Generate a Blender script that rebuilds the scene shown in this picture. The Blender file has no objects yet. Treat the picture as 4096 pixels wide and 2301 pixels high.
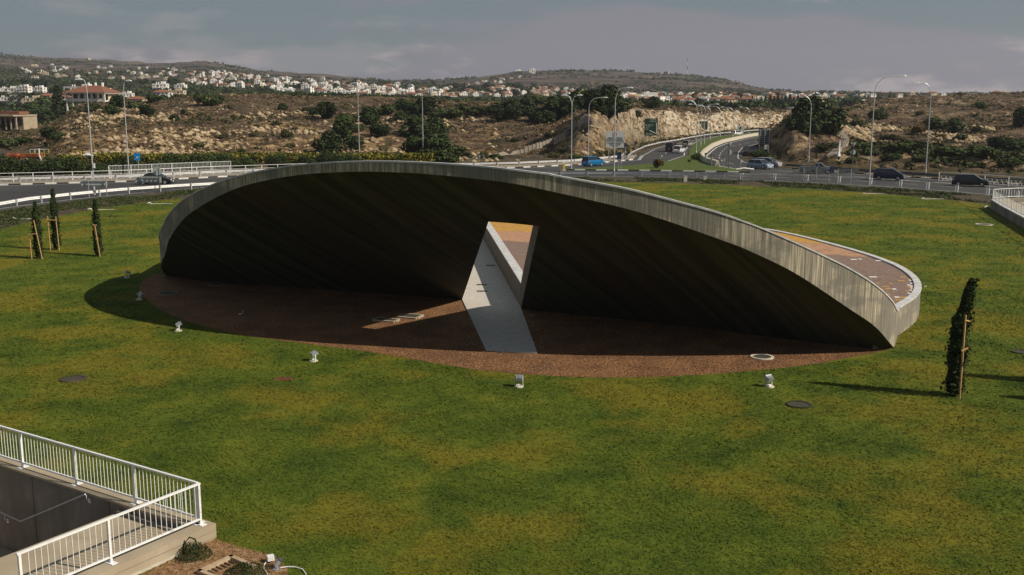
import bpy, math, random
import numpy as np
from mathutils import Vector, geometry
R = math.radians
rng = np.random.default_rng(7); random.seed(7)
SC = bpy.context.scene; COL = SC.collection

# ---------------------------------------------------------------- camera, sky, sun, exposure
F, CX, CY, H, HZ = 4160.0, 2048.0, 1150.5, 11.0, 398.0      # focal length and centre in pixels of the 4096 px photograph
TH = math.atan((CY - HZ) / F); cT, sT = math.cos(TH), math.sin(TH)
cd = bpy.data.cameras.new('camera'); cam = bpy.data.objects.new('camera', cd); COL.objects.link(cam)
cam.location = (0, 0, H); cam.rotation_euler = (R(90) - TH, 0, 0)
cd.sensor_width = 36; cd.lens = 36 * F / 4096; cd.clip_end = 20000; cd.clip_start = .1
SC.camera = cam
SUN_AZ, SUN_EL = 19.5, 38.6           # sun stands right of the camera axis, this many degrees below +X towards the camera
W = bpy.data.worlds.new('World'); SC.world = W; W.use_nodes = True
wn, wl = W.node_tree.nodes, W.node_tree.links
bg = wn['Background']; bg.inputs[1].default_value = .10
sky = wn.new('ShaderNodeTexSky'); sky.sky_type = 'NISHITA'; sky.sun_disc = False
sky.sun_elevation = R(SUN_EL); sky.sun_rotation = R(90 + SUN_AZ); sky.dust_density = 1.0; sky.air_density = 1.0; sky.ozone_density = 1.5
tc = wn.new('ShaderNodeTexCoord')
def wmath(op, a, b=None, c=None):
    n = wn.new('ShaderNodeMath'); n.operation = op
    for i, v in enumerate((a, b, c)):
        if v is None: continue
        if isinstance(v, (int, float)): n.inputs[i].default_value = v
        else: wl.new(v, n.inputs[i])
    return n.outputs[0]
def wmix(f, a, b):
    n = wn.new('ShaderNodeMix'); n.data_type = 'RGBA'
    for k, v in ((0, f), (6, a), (7, b)):
        if isinstance(v, (int, float)): n.inputs[k].default_value = v
        elif isinstance(v, tuple): n.inputs[k].default_value = v + (1,)
        else: wl.new(v, n.inputs[k])
    return n.outputs[2]
def wnoise(scale, sx, sz, detail=6, off=0, rough=.55):
    m = wn.new('ShaderNodeMapping'); m.inputs['Scale'].default_value = (sx, sx, sz); m.inputs['Location'].default_value = (off, off * .7, off * .3)
    wl.new(tc.outputs['Generated'], m.inputs[0])
    n = wn.new('ShaderNodeTexNoise'); n.inputs['Scale'].default_value = scale; n.inputs['Detail'].default_value = detail; n.inputs['Roughness'].default_value = rough
    wl.new(m.outputs[0], n.inputs['Vector']); return n.outputs['Fac']
def wramp(v, a, b):
    n = wn.new('ShaderNodeMapRange'); n.interpolation_type = 'SMOOTHSTEP'
    wl.new(v, n.inputs[0]); n.inputs[1].default_value = a; n.inputs[2].default_value = b
    return n.outputs[0]
SKY_GREY, CLOUD_A, CLOUD_B = (1.38, 1.80, 2.08), (2.45, 2.32, 2.68), (4.8, 4.15, 4.1)
base = wmix(.86, sky.outputs[0], SKY_GREY)
sz = wn.new('ShaderNodeSeparateXYZ'); wl.new(tc.outputs['Generated'], sz.inputs[0])
low = wmath('SUBTRACT', 1.0, wramp(sz.outputs[2], .0, .12))
veil = wramp(wmath('ADD', wnoise(2.6, 1, 5.5, 7, 8.3), wmath('MULTIPLY', low, .22)), .585, .70)
c1 = wmix(wmath('MULTIPLY', veil, .9), base, CLOUD_A)
puff = wramp(wnoise(4.6, 1, 3.2, 9, 2.2, .62), .51, .60)
c2 = wmix(wmath('MULTIPLY', wmath('MULTIPLY', puff, wmath('MAXIMUM', veil, .3)), .8), c1, CLOUD_B)
wl.new(c2, bg.inputs[0])
sl = bpy.data.lights.new('sun', 'SUN'); sun = bpy.data.objects.new('sun', sl); COL.objects.link(sun)
sl.energy = 5.0; sl.angle = R(.5); sl.color = (1, .91, .76)
sdir = Vector((math.cos(R(SUN_AZ)) * math.cos(R(SUN_EL)), -math.sin(R(SUN_AZ)) * math.cos(R(SUN_EL)), math.sin(R(SUN_EL))))
sun.rotation_euler = sdir.to_track_quat('Z', 'Y').to_euler()
SC.view_settings.view_transform = 'Standard'; SC.view_settings.look = 'None'; SC.view_settings.exposure = 0; SC.view_settings.gamma = 1
SC.view_settings.use_curve_mapping = False
SC.cycles.use_denoising = True; SC.cycles.max_bounces = 6; SC.cycles.diffuse_bounces = 2; SC.cycles.volume_bounces = 0; SC.cycles.transparent_max_bounces = 8

# ---------------------------------------------------------------- pixel <-> place
def ray(X, Y):
    a, b = (X - CX) / F, (CY - Y) / F
    return np.array([a, cT + b * sT, -sT + b * cT])
def un(X, Y, z=0.0):                     # place at height z seen at photo pixel X, Y
    r = ray(X, Y); return np.array([0, 0, H]) + r * ((z - H) / r[2])
def und(X, Y, y):                        # place at depth y
    r = ray(X, Y); return np.array([0, 0, H]) + r * (y / r[1])
def pr(p):
    f = p[1] * cT - (p[2] - H) * sT; u = p[1] * sT + (p[2] - H) * cT
    return CX + F * p[0] / f, CY - F * u / f

# ---------------------------------------------------------------- materials
def mat(name, cols, scale=5.0, rough=.85, bump=0.0, big=None, bigscale=.3, stretch=(1, 1, 1), metal=0.0, detail=6, lo=.35, hi=.65, bumpscale=None, spec=.3, objrand=0.0, axes=None, bigfac=1.0, biglo=.42, bighi=.6, bigstretch=(1,1,1)):
    m = bpy.data.materials.new(name); m.use_nodes = True; n, l = m.node_tree.nodes, m.node_tree.links
    b = n['Principled BSDF']; b.inputs['Roughness'].default_value = rough; b.inputs['Metallic'].default_value = metal
    b.inputs['Specular IOR Level'].default_value = spec
    if isinstance(cols[0], (int, float)): cols = [cols]
    g = n.new('ShaderNodeNewGeometry'); pos = g.outputs['Position']
    if axes:
        cb = n.new('ShaderNodeCombineXYZ')
        for i_, ax_ in enumerate(axes):
            dt = n.new('ShaderNodeVectorMath'); dt.operation = 'DOT_PRODUCT'; dt.inputs[1].default_value = ax_; l.new(pos, dt.inputs[0]); l.new(dt.outputs['Value'], cb.inputs[i_])
        pos = cb.outputs[0]
    def noise(sc, st, det, ro=.6):
        mp = n.new('ShaderNodeMapping'); mp.inputs['Scale'].default_value = st; l.new(pos, mp.inputs[0])
        t = n.new('ShaderNodeTexNoise'); t.inputs['Scale'].default_value = sc; t.inputs['Detail'].default_value = det; t.inputs['Roughness'].default_value = ro
        l.new(mp.outputs[0], t.inputs['Vector']); return t.outputs['Fac']
    if len(cols) == 1:
        cols = [tuple(c * .88 for c in cols[0]), tuple(min(1, c * 1.1) for c in cols[0])]
    f = noise(scale, stretch, detail)
    rp = n.new('ShaderNodeValToRGB'); l.new(f, rp.inputs[0]); e = rp.color_ramp.elements
    while len(e) < len(cols): e.new(.5)
    for i, c in enumerate(cols):
        e[i].position = lo + (hi - lo) * i / (len(cols) - 1); e[i].color = tuple(c) + (1,)
    out = rp.outputs[0]
    if big:
        f2 = noise(bigscale, bigstretch, 5)
        mr = n.new('ShaderNodeMapRange'); mr.interpolation_type = 'SMOOTHSTEP'; l.new(f2, mr.inputs[0]); mr.inputs[1].default_value = biglo; mr.inputs[2].default_value = bighi; mr.inputs[4].default_value = bigfac
        mx = n.new('ShaderNodeMix'); mx.data_type = 'RGBA'; l.new(mr.outputs[0], mx.inputs[0]); l.new(out, mx.inputs[6]); mx.inputs[7].default_value = tuple(big) + (1,)
        out = mx.outputs[2]
    if objrand:
        oi = n.new('ShaderNodeObjectInfo'); mr = n.new('ShaderNodeMapRange'); l.new(oi.outputs['Random'], mr.inputs[0]); mr.inputs[3].default_value = 1 - objrand; mr.inputs[4].default_value = 1 + objrand
        mx = n.new('ShaderNodeVectorMath'); mx.operation = 'SCALE'; l.new(out, mx.inputs[0]); l.new(mr.outputs[0], mx.inputs[3]); out = mx.outputs[0]
    l.new(out, b.inputs['Base Color'])
    if bump:
        f3 = noise(bumpscale or scale, stretch, 8, .7)
        bp = n.new('ShaderNodeBump'); bp.inputs['Strength'].default_value = min(1, bump); bp.inputs['Distance'].default_value = bump * .1; l.new(f3, bp.inputs['Height']); l.new(bp.outputs[0], b.inputs['Normal'])

    return m

M = {}
M['white_paint'] = mat('white_paint', [(.50, .47, .42), (.70, .70, .69), (.76, .76, .75)], 5, .45, lo=.30, hi=.5, detail=8)
M['white_wall'] = mat('white_wall', (.74, .71, .66), .6, .9, objrand=.12)
M['cream_wall'] = mat('cream_wall', (.62, .52, .38), .6, .9, objrand=.15)
M['terracotta'] = mat('terracotta', [(.20, .082, .048), (.30, .13, .075)], 3, .85, objrand=.15)
M['window_dark'] = mat('window_dark', (.035, .04, .05), 2, .25, spec=.5)
M['glass_dark'] = mat('glass_dark', (.015, .02, .022), 2, .08, spec=.6)
M['galv'] = mat('galv', (.42, .43, .44), 3, .4, metal=.55)
M['galv_dark'] = mat('galv_dark', (.13, .13, .14), 3, .5, metal=.4)
M['lamp_pole'] = mat('lamp_pole', (.50, .50, .52), 3, .42, metal=.35)
M['asphalt'] = mat('asphalt', [(.034, .034, .037), (.052, .051, .052)], 2.5, .9, .15, big=(.068, .064, .06), bigscale=.08, bigfac=.6)
M['line_paint'] = mat('line_paint', [(.45, .44, .42), (.7, .69, .66)], 3, .8)
M['kerb_white'] = mat('kerb_white', (.78, .75, .70), 3, .8)
M['kerb_black'] = mat('kerb_black', (.035, .034, .033), 3, .8)
M['pavement'] = mat('pavement', [(.24, .20, .16), (.34, .29, .23)], 2, .9, .2)
M['conc_ramp'] = mat('conc_ramp', [(.33, .27, .19), (.43, .36, .26)], 1.4, .85, .1, big=(.28, .22, .15), bigscale=.7, bigfac=.5)
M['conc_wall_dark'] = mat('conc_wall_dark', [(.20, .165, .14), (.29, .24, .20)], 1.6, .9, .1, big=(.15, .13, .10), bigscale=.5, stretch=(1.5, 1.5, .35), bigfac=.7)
M['coping'] = mat('coping', [(.42, .42, .43), (.60, .59, .58)], 3, .8, .1, stretch=(1, 1, 1))
M['path_conc'] = mat('path_conc', [(.40, .37, .33), (.55, .51, .46)], 14, .85, .15, big=(.62, .58, .52), bigscale=2.5, bigfac=.4)
M['soffit'] = mat('soffit', [(.030, .030, .017), (.052, .050, .028), (.078, .070, .042)], .9, .85, .1, axes=[(.69, -.68, .24), (.30, .57, .77), (.033, .023, -.03)], stretch=(2.6, 1, 1), lo=.40, hi=.68, big=(.060, .035, .024), bigscale=.2, bigfac=.6, biglo=.5, bighi=.65, bigstretch=(1, 1, 1))  # stained, streaked concrete; colour darkened further to deepen the shade under the shell
M['fascia'] = mat('fascia', [(.15, .132, .102), (.235, .208, .162), (.35, .305, .23), (.56, .48, .35)], 1.5, .9, .35, stretch=(8.5, 8.5, .30), lo=.34, hi=.64, big=(.155, .145, .122), bigscale=.3, bigstretch=(1, 1, 2.2), bigfac=.7, biglo=.44, bighi=.56)
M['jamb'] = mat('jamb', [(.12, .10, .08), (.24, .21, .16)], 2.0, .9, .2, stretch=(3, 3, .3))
M['tile_white'] = mat('tile_white', (.78, .76, .72), 6, .6)
M['tile_orange'] = mat('tile_orange', [(.42, .22, .06), (.55, .32, .10)], 6, .7)
M['tile_tan'] = mat('tile_tan', [(.24, .16, .10), (.32, .22, .14)], 6, .7)
M['gravel'] = mat('gravel', [(.05, .022, .010), (.17, .078, .034), (.31, .155, .064), (.54, .36, .21)], 9, .95, 1.0, lo=.28, hi=.74, big=(.10, .045, .025), bigscale=.6, bigfac=.45, detail=9)
M['soil'] = mat('soil', [(.14, .075, .035), (.27, .15, .07), (.42, .29, .17)], 6, .95, .8, lo=.3, hi=.75, detail=9)
M['lawn'] = mat('lawn', [(.042, .064, .009), (.068, .096, .011), (.094, .118, .013), (.125, .138, .015)], .42, .95, .25, lo=.30, hi=.70, detail=10, bumpscale=14, big=(.165, .140, .016), bigscale=.15, bigfac=.80, biglo=.47, bighi=.61, spec=.1)
M['grass_blade'] = mat('grass_blade', [(.036, .060, .009), (.060, .092, .012), (.086, .114, .014), (.120, .135, .017)], .42, .9, 0, lo=.30, hi=.70, detail=10, big=(.165, .140, .016), bigscale=.15, bigfac=.80, biglo=.47, bighi=.61, spec=.1)
M['island_grass'] = mat('island_grass', [(.042, .072, .008), (.085, .108, .013)], 1.0, .95, .4, detail=8)
M['verge'] = mat('verge', [(.022, .030, .012), (.06, .045, .025), (.13, .080, .045)], .9, .95, .8, lo=.36, hi=.68, detail=9)
M['leaf_dark'] = mat('leaf_dark', [(.010, .020, .006), (.028, .044, .014), (.045, .06, .02)], 1.3, .85, 0, objrand=.3, spec=.15)
M['leaf_mid'] = mat('leaf_mid', [(.022, .040, .010), (.05, .075, .02), (.07, .085, .028)], 1.1, .85, 0, objrand=.3, spec=.15)
M['leaf_olive'] = mat('leaf_olive', [(.035, .040, .014), (.07, .07, .028), (.10, .085, .04)], 1.0, .85, 0, objrand=.3, spec=.15)
M['leaf_rust'] = mat('leaf_rust', [(.08, .035, .015), (.16, .08, .03), (.07, .07, .02)], 1.2, .85, 0, objrand=.2, spec=.15)
M['leaf_yellow'] = mat('leaf_yellow', [(.05, .07, .01), (.17, .15, .02), (.30, .22, .03)], .7, .85, 0, spec=.15)
M['cypress_leaf'] = mat('cypress_leaf', [(.009, .016, .005), (.026, .040, .013), (.048, .066, .022)], 4, .9, 0, spec=.1)
M['bark'] = mat('bark', [(.07, .05, .035), (.12, .09, .06)], 6, .9)
M['stake'] = mat('stake', [(.42, .24, .09), (.55, .34, .14)], 6, .8)
M['dry'] = mat('dry', [(.075, .052, .036), (.17, .115, .068), (.31, .22, .12)], .35, .95, 0, spec=.1)
M['rock'] = mat('rock', [(.15, .10, .062), (.33, .24, .14), (.56, .45, .30)], .35, .95, .3, lo=.3, hi=.7)
M['rust'] = mat('rust', [(.11, .028, .014), (.26, .07, .025), (.42, .16, .06)], .7, .8)
M['yellow_paint'] = mat('yellow_paint', (.62, .45, .03), 3, .5)
M['sign_grey'] = mat('sign_grey', (.42, .46, .43), 3, .6)
M['sign_dark'] = mat('sign_dark', (.07, .075, .085), 3, .6)
M['sign_white'] = mat('sign_white', (.46, .47, .46), 3, .7)
M['sign_green'] = mat('sign_green', (.008, .035, .022), 3, .6)
M['sign_blue'] = mat('sign_blue', (.0, .22, .62), 3, .5)
M['sign_navy'] = mat('sign_navy', (.012, .022, .07), 3, .6)
M['sign_red'] = mat('sign_red', (.25, .02, .02), 3, .6)
M['sign_brown'] = mat('sign_brown', (.09, .035, .02), 3, .6)
M['ink'] = mat('ink', (.04, .04, .045), 3, .8)
M['ink_white'] = mat('ink_white', (.45, .5, .48), 3, .8)
M['tyre'] = mat('tyre', (.015, .015, .015), 5, .9)
M['rim'] = mat('rim', (.45, .45, .47), 5, .35, metal=.6)
M['headlamp'] = mat('headlamp', (.7, .7, .7), 5, .15, spec=.6)
M['tail'] = mat('tail', (.35, .01, .01), 5, .25)
M['plate'] = mat('plate', (.75, .75, .7), 5, .5)
M['manhole'] = mat('manhole', (.055, .05, .04), 5, .85, .3)
M['conc_light'] = mat('conc_light', [(.42, .38, .30), (.58, .53, .43)], 5, .85, .1)
M['soil_pale'] = mat('soil_pale', [(.28, .22, .16), (.42, .35, .27)], 1, .95)
M['beam_wood'] = mat('beam_wood', [(.34, .25, .15), (.46, .35, .23)], 5, .85)
M['lens'] = mat('lens', (.05, .055, .07), 5, .15, spec=.6)
M['cable_white'] = mat('cable_white', (.7, .68, .64), 5, .6)

def soften(m):      # grass blades shade like the turf they make up
    n, l = m.node_tree.nodes, m.node_tree.links; g = n.new('ShaderNodeNewGeometry'); v = n.new('ShaderNodeVectorMath'); v.operation = 'MULTIPLY_ADD'
    l.new(g.outputs['Normal'], v.inputs[0]); v.inputs[1].default_value = (.45, .45, .45); v.inputs[2].default_value = (0, 0, 1); q = n.new('ShaderNodeVectorMath'); q.operation = 'NORMALIZE'; l.new(v.outputs[0], q.inputs[0]); l.new(q.outputs[0], n['Principled BSDF'].inputs['Normal'])
soften(M['grass_blade'])
def terrain_mat():
    m = bpy.data.materials.new('hillside'); m.use_nodes = True; n, l = m.node_tree.nodes, m.node_tree.links
    b = n['Principled BSDF']; b.inputs['Roughness'].default_value = .95; b.inputs['Specular IOR Level'].default_value = .1
    pos = n.new('ShaderNodeNewGeometry').outputs['Position']
    def noise(sc, det=8, ro=.65, zs=1):
        mp = n.new('ShaderNodeMapping'); mp.inputs['Scale'].default_value = (1, 1, zs); l.new(pos, mp.inputs[0])
        t = n.new('ShaderNodeTexNoise'); t.inputs['Scale'].default_value = sc; t.inputs['Detail'].default_value = det; t.inputs['Roughness'].default_value = ro; l.new(mp.outputs[0], t.inputs['Vector']); return t.outputs['Fac']
    def ramp(f, st):
        r = n.new('ShaderNodeValToRGB'); l.new(f, r.inputs[0]); e = r.color_ramp.elements
        while len(e) < len(st): e.new(.5)
        for i, (p, c) in enumerate(st): e[i].position = p; e[i].color = c + (1,)
        return r.outputs[0]
    def mix(f, a, c):
        x = n.new('ShaderNodeMix'); x.data_type = 'RGBA'
        for k, v in ((0, f), (6, a), (7, c)):
            if isinstance(v, (int, float)): x.inputs[k].default_value = v
            elif isinstance(v, tuple): x.inputs[k].default_value = v + (1,)
            else: l.new(v, x.inputs[k])
        return x.outputs[2]
    def rng_(f, a, c, lo=0, hi=1):
        x = n.new('ShaderNodeMapRange'); l.new(f, x.inputs[0]); x.inputs[1].default_value = a; x.inputs[2].default_value = c; x.inputs[3].default_value = lo; x.inputs[4].default_value = hi; return x.outputs[0]
    def attr(s):
        a = n.new('ShaderNodeAttribute'); a.attribute_name = s; return a.outputs['Fac']
    soil = ramp(noise(.22), [(.3, (.036, .026, .018)), (.44, (.10, .067, .045)), (.56, (.175, .118, .075)), (.72, (.29, .21, .12))])
    scrub = ramp(noise(.5), [(.3, (.02, .025, .012)), (.7, (.06, .06, .03))])
    near = mix(rng_(noise(.12, 6), .5, .62, 0, .8), soil, scrub)
    rock = ramp(noise(.35, 9, .72, 2.2), [(.32, (.05, .035, .024)), (.43, (.26, .175, .10)), (.52, (.68, .57, .42)), (.66, (.88, .82, .70))])
    ochre = ramp(noise(.30, 9, .72, 2.0), [(.36, (.028, .020, .015)), (.46, (.13, .08, .045)), (.55, (.38, .25, .12)), (.68, (.62, .47, .28))])
    rk = mix(attr('ochre'), rock, ochre)
    rfac = n.new('ShaderNodeMath'); rfac.operation = 'MULTIPLY_ADD'; l.new(noise(.33, 8, .7), rfac.inputs[0]); rfac.inputs[1].default_value = 2.4; 
    ra = n.new('ShaderNodeMath'); ra.operation = 'MULTIPLY_ADD'; l.new(attr('rock'), ra.inputs[0]); ra.inputs[1].default_value = 1.6; ra.inputs[2].default_value = -1.75
    l.new(ra.outputs[0], rfac.inputs[2])
    rc = rng_(rfac.outputs[0], 0, .25)
    near = mix(rc, near, rk)
    # stones scattered over the slopes
    near = mix(rng_(noise(1.1, 5, .6), .62, .66, 0, .7), near, (.36, .28, .19))
    farc = ramp(noise(.018, 10, .75, 3), [(.34, (.030, .032, .026)), (.45, (.055, .05, .040)), (.55, (.125, .092, .070)), (.68, (.23, .17, .125))])
    farc = mix(rng_(noise(.03, 8, .8, 3), .57, .66, 0, .7), farc, (.36, .29, .21))
    out = mix(attr('far'), near, farc)
    out = mix(attr('flat'), out, ramp(noise(.3, 8), [(.3, (.05, .045, .02)), (.5, (.12, .09, .045)), (.7, (.25, .18, .09))]))
    l.new(out, b.inputs['Base Color'])
    bp = n.new('ShaderNodeBump'); bp.inputs['Strength'].default_value = 1; bp.inputs['Distance'].default_value = 2.2; l.new(noise(.5, 9, .72), bp.inputs['Height']); l.new(bp.outputs[0], b.inputs['Normal'])
    return m
M['hillside'] = terrain_mat()

def tile_floor_mat():
    m = bpy.data.materials.new('plaza_tiles'); m.use_nodes = True; n, l = m.node_tree.nodes, m.node_tree.links
    b = n['Principled BSDF']; b.inputs['Roughness'].default_value = .75; b.inputs['Specular IOR Level'].default_value = .2
    pos = n.new('ShaderNodeNewGeometry').outputs['Position']
    sp = n.new('ShaderNodeSeparateXYZ'); l.new(pos, sp.inputs[0])
    def ma(op, a, c, d=None):
        x = n.new('ShaderNodeMath'); x.operation = op
        for i, v in enumerate((a, c, d)):
            if v is None: continue
            if isinstance(v, (int, float)): x.inputs[i].default_value = v
            else: l.new(v, x.inputs[i])
        return x.outputs[0]
    t = n.new('ShaderNodeTexNoise'); t.inputs['Scale'].default_value = .35; t.inputs['Detail'].default_value = 3; l.new(pos, t.inputs['Vector'])
    q = ma('ADD', ma('MULTIPLY_ADD', sp.outputs[0], .34, sp.outputs[1]), ma('MULTIPLY', ma('SUBTRACT', t.outputs['Fac'], .5), 4.0))
    br = n.new('ShaderNodeTexBrick'); l.new(pos, br.inputs['Vector']); br.inputs['Scale'].default_value = 3.0
    br.inputs['Mortar Size'].default_value = .012; br.inputs['Brick Width'].default_value = 1.0; br.inputs['Row Height'].default_value = .5; br.inputs['Mortar'].default_value = (.10, .085, .075, 1)
    br.inputs['Color1'].default_value = (.9, .9, .9, 1); br.inputs['Color2'].default_value = (1.1, 1.1, 1.1, 1)
    g = n.new('ShaderNodeMapRange'); g.inputs[1].default_value = 71.2; g.inputs[2].default_value = 71.5; l.new(q, g.inputs[0])
    o = n.new('ShaderNodeMapRange'); o.inputs[1].default_value = 76.9; o.inputs[2].default_value = 77.3; l.new(q, o.inputs[0])
    m1 = n.new('ShaderNodeMix'); m1.data_type = 'RGBA'; l.new(g.outputs[0], m1.inputs[0]); m1.inputs[6].default_value = (.225, .155, .125, 1); m1.inputs[7].default_value = (.44, .25, .15, 1)
    m2 = n.new('ShaderNodeMix'); m2.data_type = 'RGBA'; l.new(o.outputs[0], m2.inputs[0]); l.new(m1.outputs[2], m2.inputs[6]); m2.inputs[7].default_value = (.50, .27, .065, 1)
    m3 = n.new('ShaderNodeMix'); m3.data_type = 'RGBA'; m3.blend_type = 'MULTIPLY'; m3.inputs[0].default_value = 1; l.new(m2.outputs[2], m3.inputs[6]); l.new(br.outputs['Color'], m3.inputs[7])
    t2 = n.new('ShaderNodeTexNoise'); t2.inputs['Scale'].default_value = 7; t2.inputs['Detail'].default_value = 6; l.new(pos, t2.inputs['Vector'])
    mr = n.new('ShaderNodeMapRange'); l.new(t2.outputs['Fac'], mr.inputs[0]); mr.inputs[1].default_value = .3; mr.inputs[2].default_value = .7; mr.inputs[3].default_value = .8; mr.inputs[4].default_value = 1.2
    v = n.new('ShaderNodeVectorMath'); v.operation = 'SCALE'; l.new(m3.outputs[2], v.inputs[0]); l.new(mr.outputs[0], v.inputs[3])
    l.new(v.outputs[0], b.inputs['Base Color']); return m
M['plaza'] = tile_floor_mat()

# ---------------------------------------------------------------- mesh helpers
class MB:
    def __init__(s): s.v, s.f, s.m, s.ms = [], [], [], []
    def mi(s, m):
        if m not in s.ms: s.ms.append(m)
        return s.ms.index(m)
    def add(s, vs, fs, m):
        o = len(s.v); s.v += [tuple(map(float, p)) for p in vs]; k = s.mi(m)
        for f in fs: s.f.append([i + o for i in f]); s.m.append(k)
        return s
    def box(s, c, d, m, rz=0.0, taper=1.0):
        x, y, z = d[0] / 2, d[1] / 2, d[2] / 2; ca, sa = math.cos(rz), math.sin(rz); vs = []
        for k, (a, b_, e) in enumerate(((-x, -y, -z), (x, -y, -z), (x, y, -z), (-x, y, -z), (-x, -y, z), (x, -y, z), (x, y, z), (-x, y, z))):
            if k > 3: a *= taper; b_ *= taper
            vs.append((c[0] + a * ca - b_ * sa, c[1] + a * sa + b_ * ca, c[2] + e))
        return s.add(vs, [(0, 3, 2, 1), (4, 5, 6, 7), (0, 1, 5, 4), (1, 2, 6, 5), (2, 3, 7, 6), (3, 0, 4, 7)], m)
    def tube(s, pts, r, m, n=6, cap=True):
        pts = [Vector(p) for p in pts]; rs = r if isinstance(r, (list, tuple)) else [r] * len(pts); vs, fs = [], []
        for i, p in enumerate(pts):
            t = (pts[min(i + 1, len(pts) - 1)] - pts[max(i - 1, 0)]).normalized()
            a = t.cross(Vector((0, 0, 1)) if abs(t.z) < .9 else Vector((1, 0, 0))).normalized(); b_ = t.cross(a)
            for k in range(n):
                an = 2 * math.pi * k / n; vs.append(p + (a * math.cos(an) + b_ * math.sin(an)) * rs[i])
        for i in range(len(pts) - 1):
            for k in range(n): fs.append((i * n + k, i * n + (k + 1) % n, (i + 1) * n + (k + 1) % n, (i + 1) * n + k))
        if cap: fs += [tuple(range(n)), tuple(range((len(pts) - 1) * n, len(pts) * n))]
        return s.add(vs, fs, m)
    def disc(s, c, r, h, m, n=20, ry=None, axis='z', r2=None):
        vs = []; r2 = r if r2 is None else r2
        for z, rr in ((0, r), (h, r2)):
            for k in range(n):
                a = 2 * math.pi * k / n; p = (math.cos(a) * rr, math.sin(a) * rr * (1 if ry is None else ry / r))
                vs.append((c[0] + p[0], c[1] + p[1], c[2] + z) if axis == 'z' else ((c[0] + p[0], c[1] + z, c[2] + p[1]) if axis == 'y' else (c[0] + z, c[1] + p[0], c[2] + p[1])))
        return s.add(vs, [tuple(range(n)), tuple(range(n, 2 * n))] + [(k, (k + 1) % n, n + (k + 1) % n, n + k) for k in range(n)], m)
    def build(s, name, parent=None, loc=None, rz=0, smooth=False, recalc=False):
        me = bpy.data.meshes.new(name); me.from_pydata(s.v, [], s.f); me.polygons.foreach_set('material_index', s.m)
        for m in s.ms: me.materials.append(M[m] if isinstance(m, str) else m)
        if smooth: me.polygons.foreach_set('use_smooth', [True] * len(s.f))
        me.update()
        if recalc:
            import bmesh
            bm = bmesh.new(); bm.from_mesh(me); bmesh.ops.recalc_face_normals(bm, faces=bm.faces); bm.to_mesh(me); bm.free()
        return link(name, me, parent, loc, rz)
def link(name, me, parent=None, loc=None, rz=0):
    o = bpy.data.objects.new(name, me); COL.objects.link(o); o.parent = parent
    if loc is not None: o.location = loc
    if rz: o.rotation_euler.z = rz
    return o
def tag(o, label=None, cat=None, group=None, kind=None):
    for k, v in (('label', label), ('category', cat), ('group', group), ('kind', kind)):
        if v: o[k] = v
    return o
def thing(name, label, cat, loc=(0, 0, 0), rz=0, group=None):
    o = link(name, None, None, loc, rz); o.empty_display_size = .3; return tag(o, label, cat, group)
def copy_tree(o, parent=None):
    c = o.copy(); COL.objects.link(c); c.parent = parent
    for ch in list(o.children): copy_tree(ch, c)
    return c
def dup(o, loc, rz=0, label=None, scale=None, group=None):
    c = copy_tree(o); c.location = loc; c.rotation_euler.z = rz
    if label: c['label'] = label
    if group: c['group'] = group
    if scale is not None: c.scale = (scale,) * 3 if isinstance(scale, (int, float)) else scale
    return c
def poly_sheet(name, outer, z, m, holes=(), parent=None, kind='structure'):
    loops = [[Vector((p[0], p[1], 0)) for p in outer]] + [[Vector((p[0], p[1], 0)) for p in h] for h in holes]
    tris = geometry.tessellate_polygon(loops); vs = [(p.x, p.y, z) for L in loops for p in L]; fs = []
    for t in tris:
        a, b_, c = (Vector(vs[i]) for i in t)
        fs.append(t if (b_ - a).cross(c - a).z > 0 else (t[0], t[2], t[1]))
    mb = MB(); mb.add(vs, fs, m); o = mb.build(name, parent)
    if kind and parent is None: o['kind'] = kind
    return o
def fast_mesh(name, V, Fc, mats, midx=None, smooth=False):       # V (n,3), Fc (m,k) of equal size
    me = bpy.data.meshes.new(name); k = Fc.shape[1]
    me.vertices.add(len(V)); me.vertices.foreach_set('co', np.asarray(V, np.float32).ravel())
    me.loops.add(Fc.size); me.loops.foreach_set('vertex_index', Fc.astype(np.int32).ravel())
    me.polygons.add(len(Fc)); me.polygons.foreach_set('loop_start', np.arange(0, Fc.size, k, dtype=np.int32)); 
    if midx is not None: me.polygons.foreach_set('material_index', midx.astype(np.int32))
    if smooth: me.polygons.foreach_set('use_smooth', np.ones(len(Fc), bool))
    for m in mats: me.materials.append(M[m])
    me.update(calc_edges=True); me.validate(); return me
def inside(P, poly):
    x, y = P[:, 0], P[:, 1]; c = np.zeros(len(P), bool); j = len(poly) - 1
    for i in range(len(poly)):
        xi, yi = poly[i][:2]; xj, yj = poly[j][:2]
        if yi != yj: c ^= ((yi > y) != (yj > y)) & (x < (xj - xi) * (y - yi) / (yj - yi) + xi)
        j = i
    return c
def vnoise(x, y, s, seed=0):
    x = np.asarray(x) / s; y = np.asarray(y) / s; ix, iy = np.floor(x).astype(np.int64), np.floor(y).astype(np.int64); fx, fy = x - ix, y - iy
    fx = fx * fx * (3 - 2 * fx); fy = fy * fy * (3 - 2 * fy)
    def h(a, b_):
        n = (a * 374761393 + b_ * 668265263 + seed * 974634777) & 0x7fffffff; n = ((n ^ (n >> 13)) * 1274126177) & 0x7fffffff; return ((n ^ (n >> 16)) & 0xffff) / 65535.0
    return (h(ix, iy) * (1 - fx) + h(ix + 1, iy) * fx) * (1 - fy) + (h(ix, iy + 1) * (1 - fx) + h(ix + 1, iy + 1) * fx) * fy - .5
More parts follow.
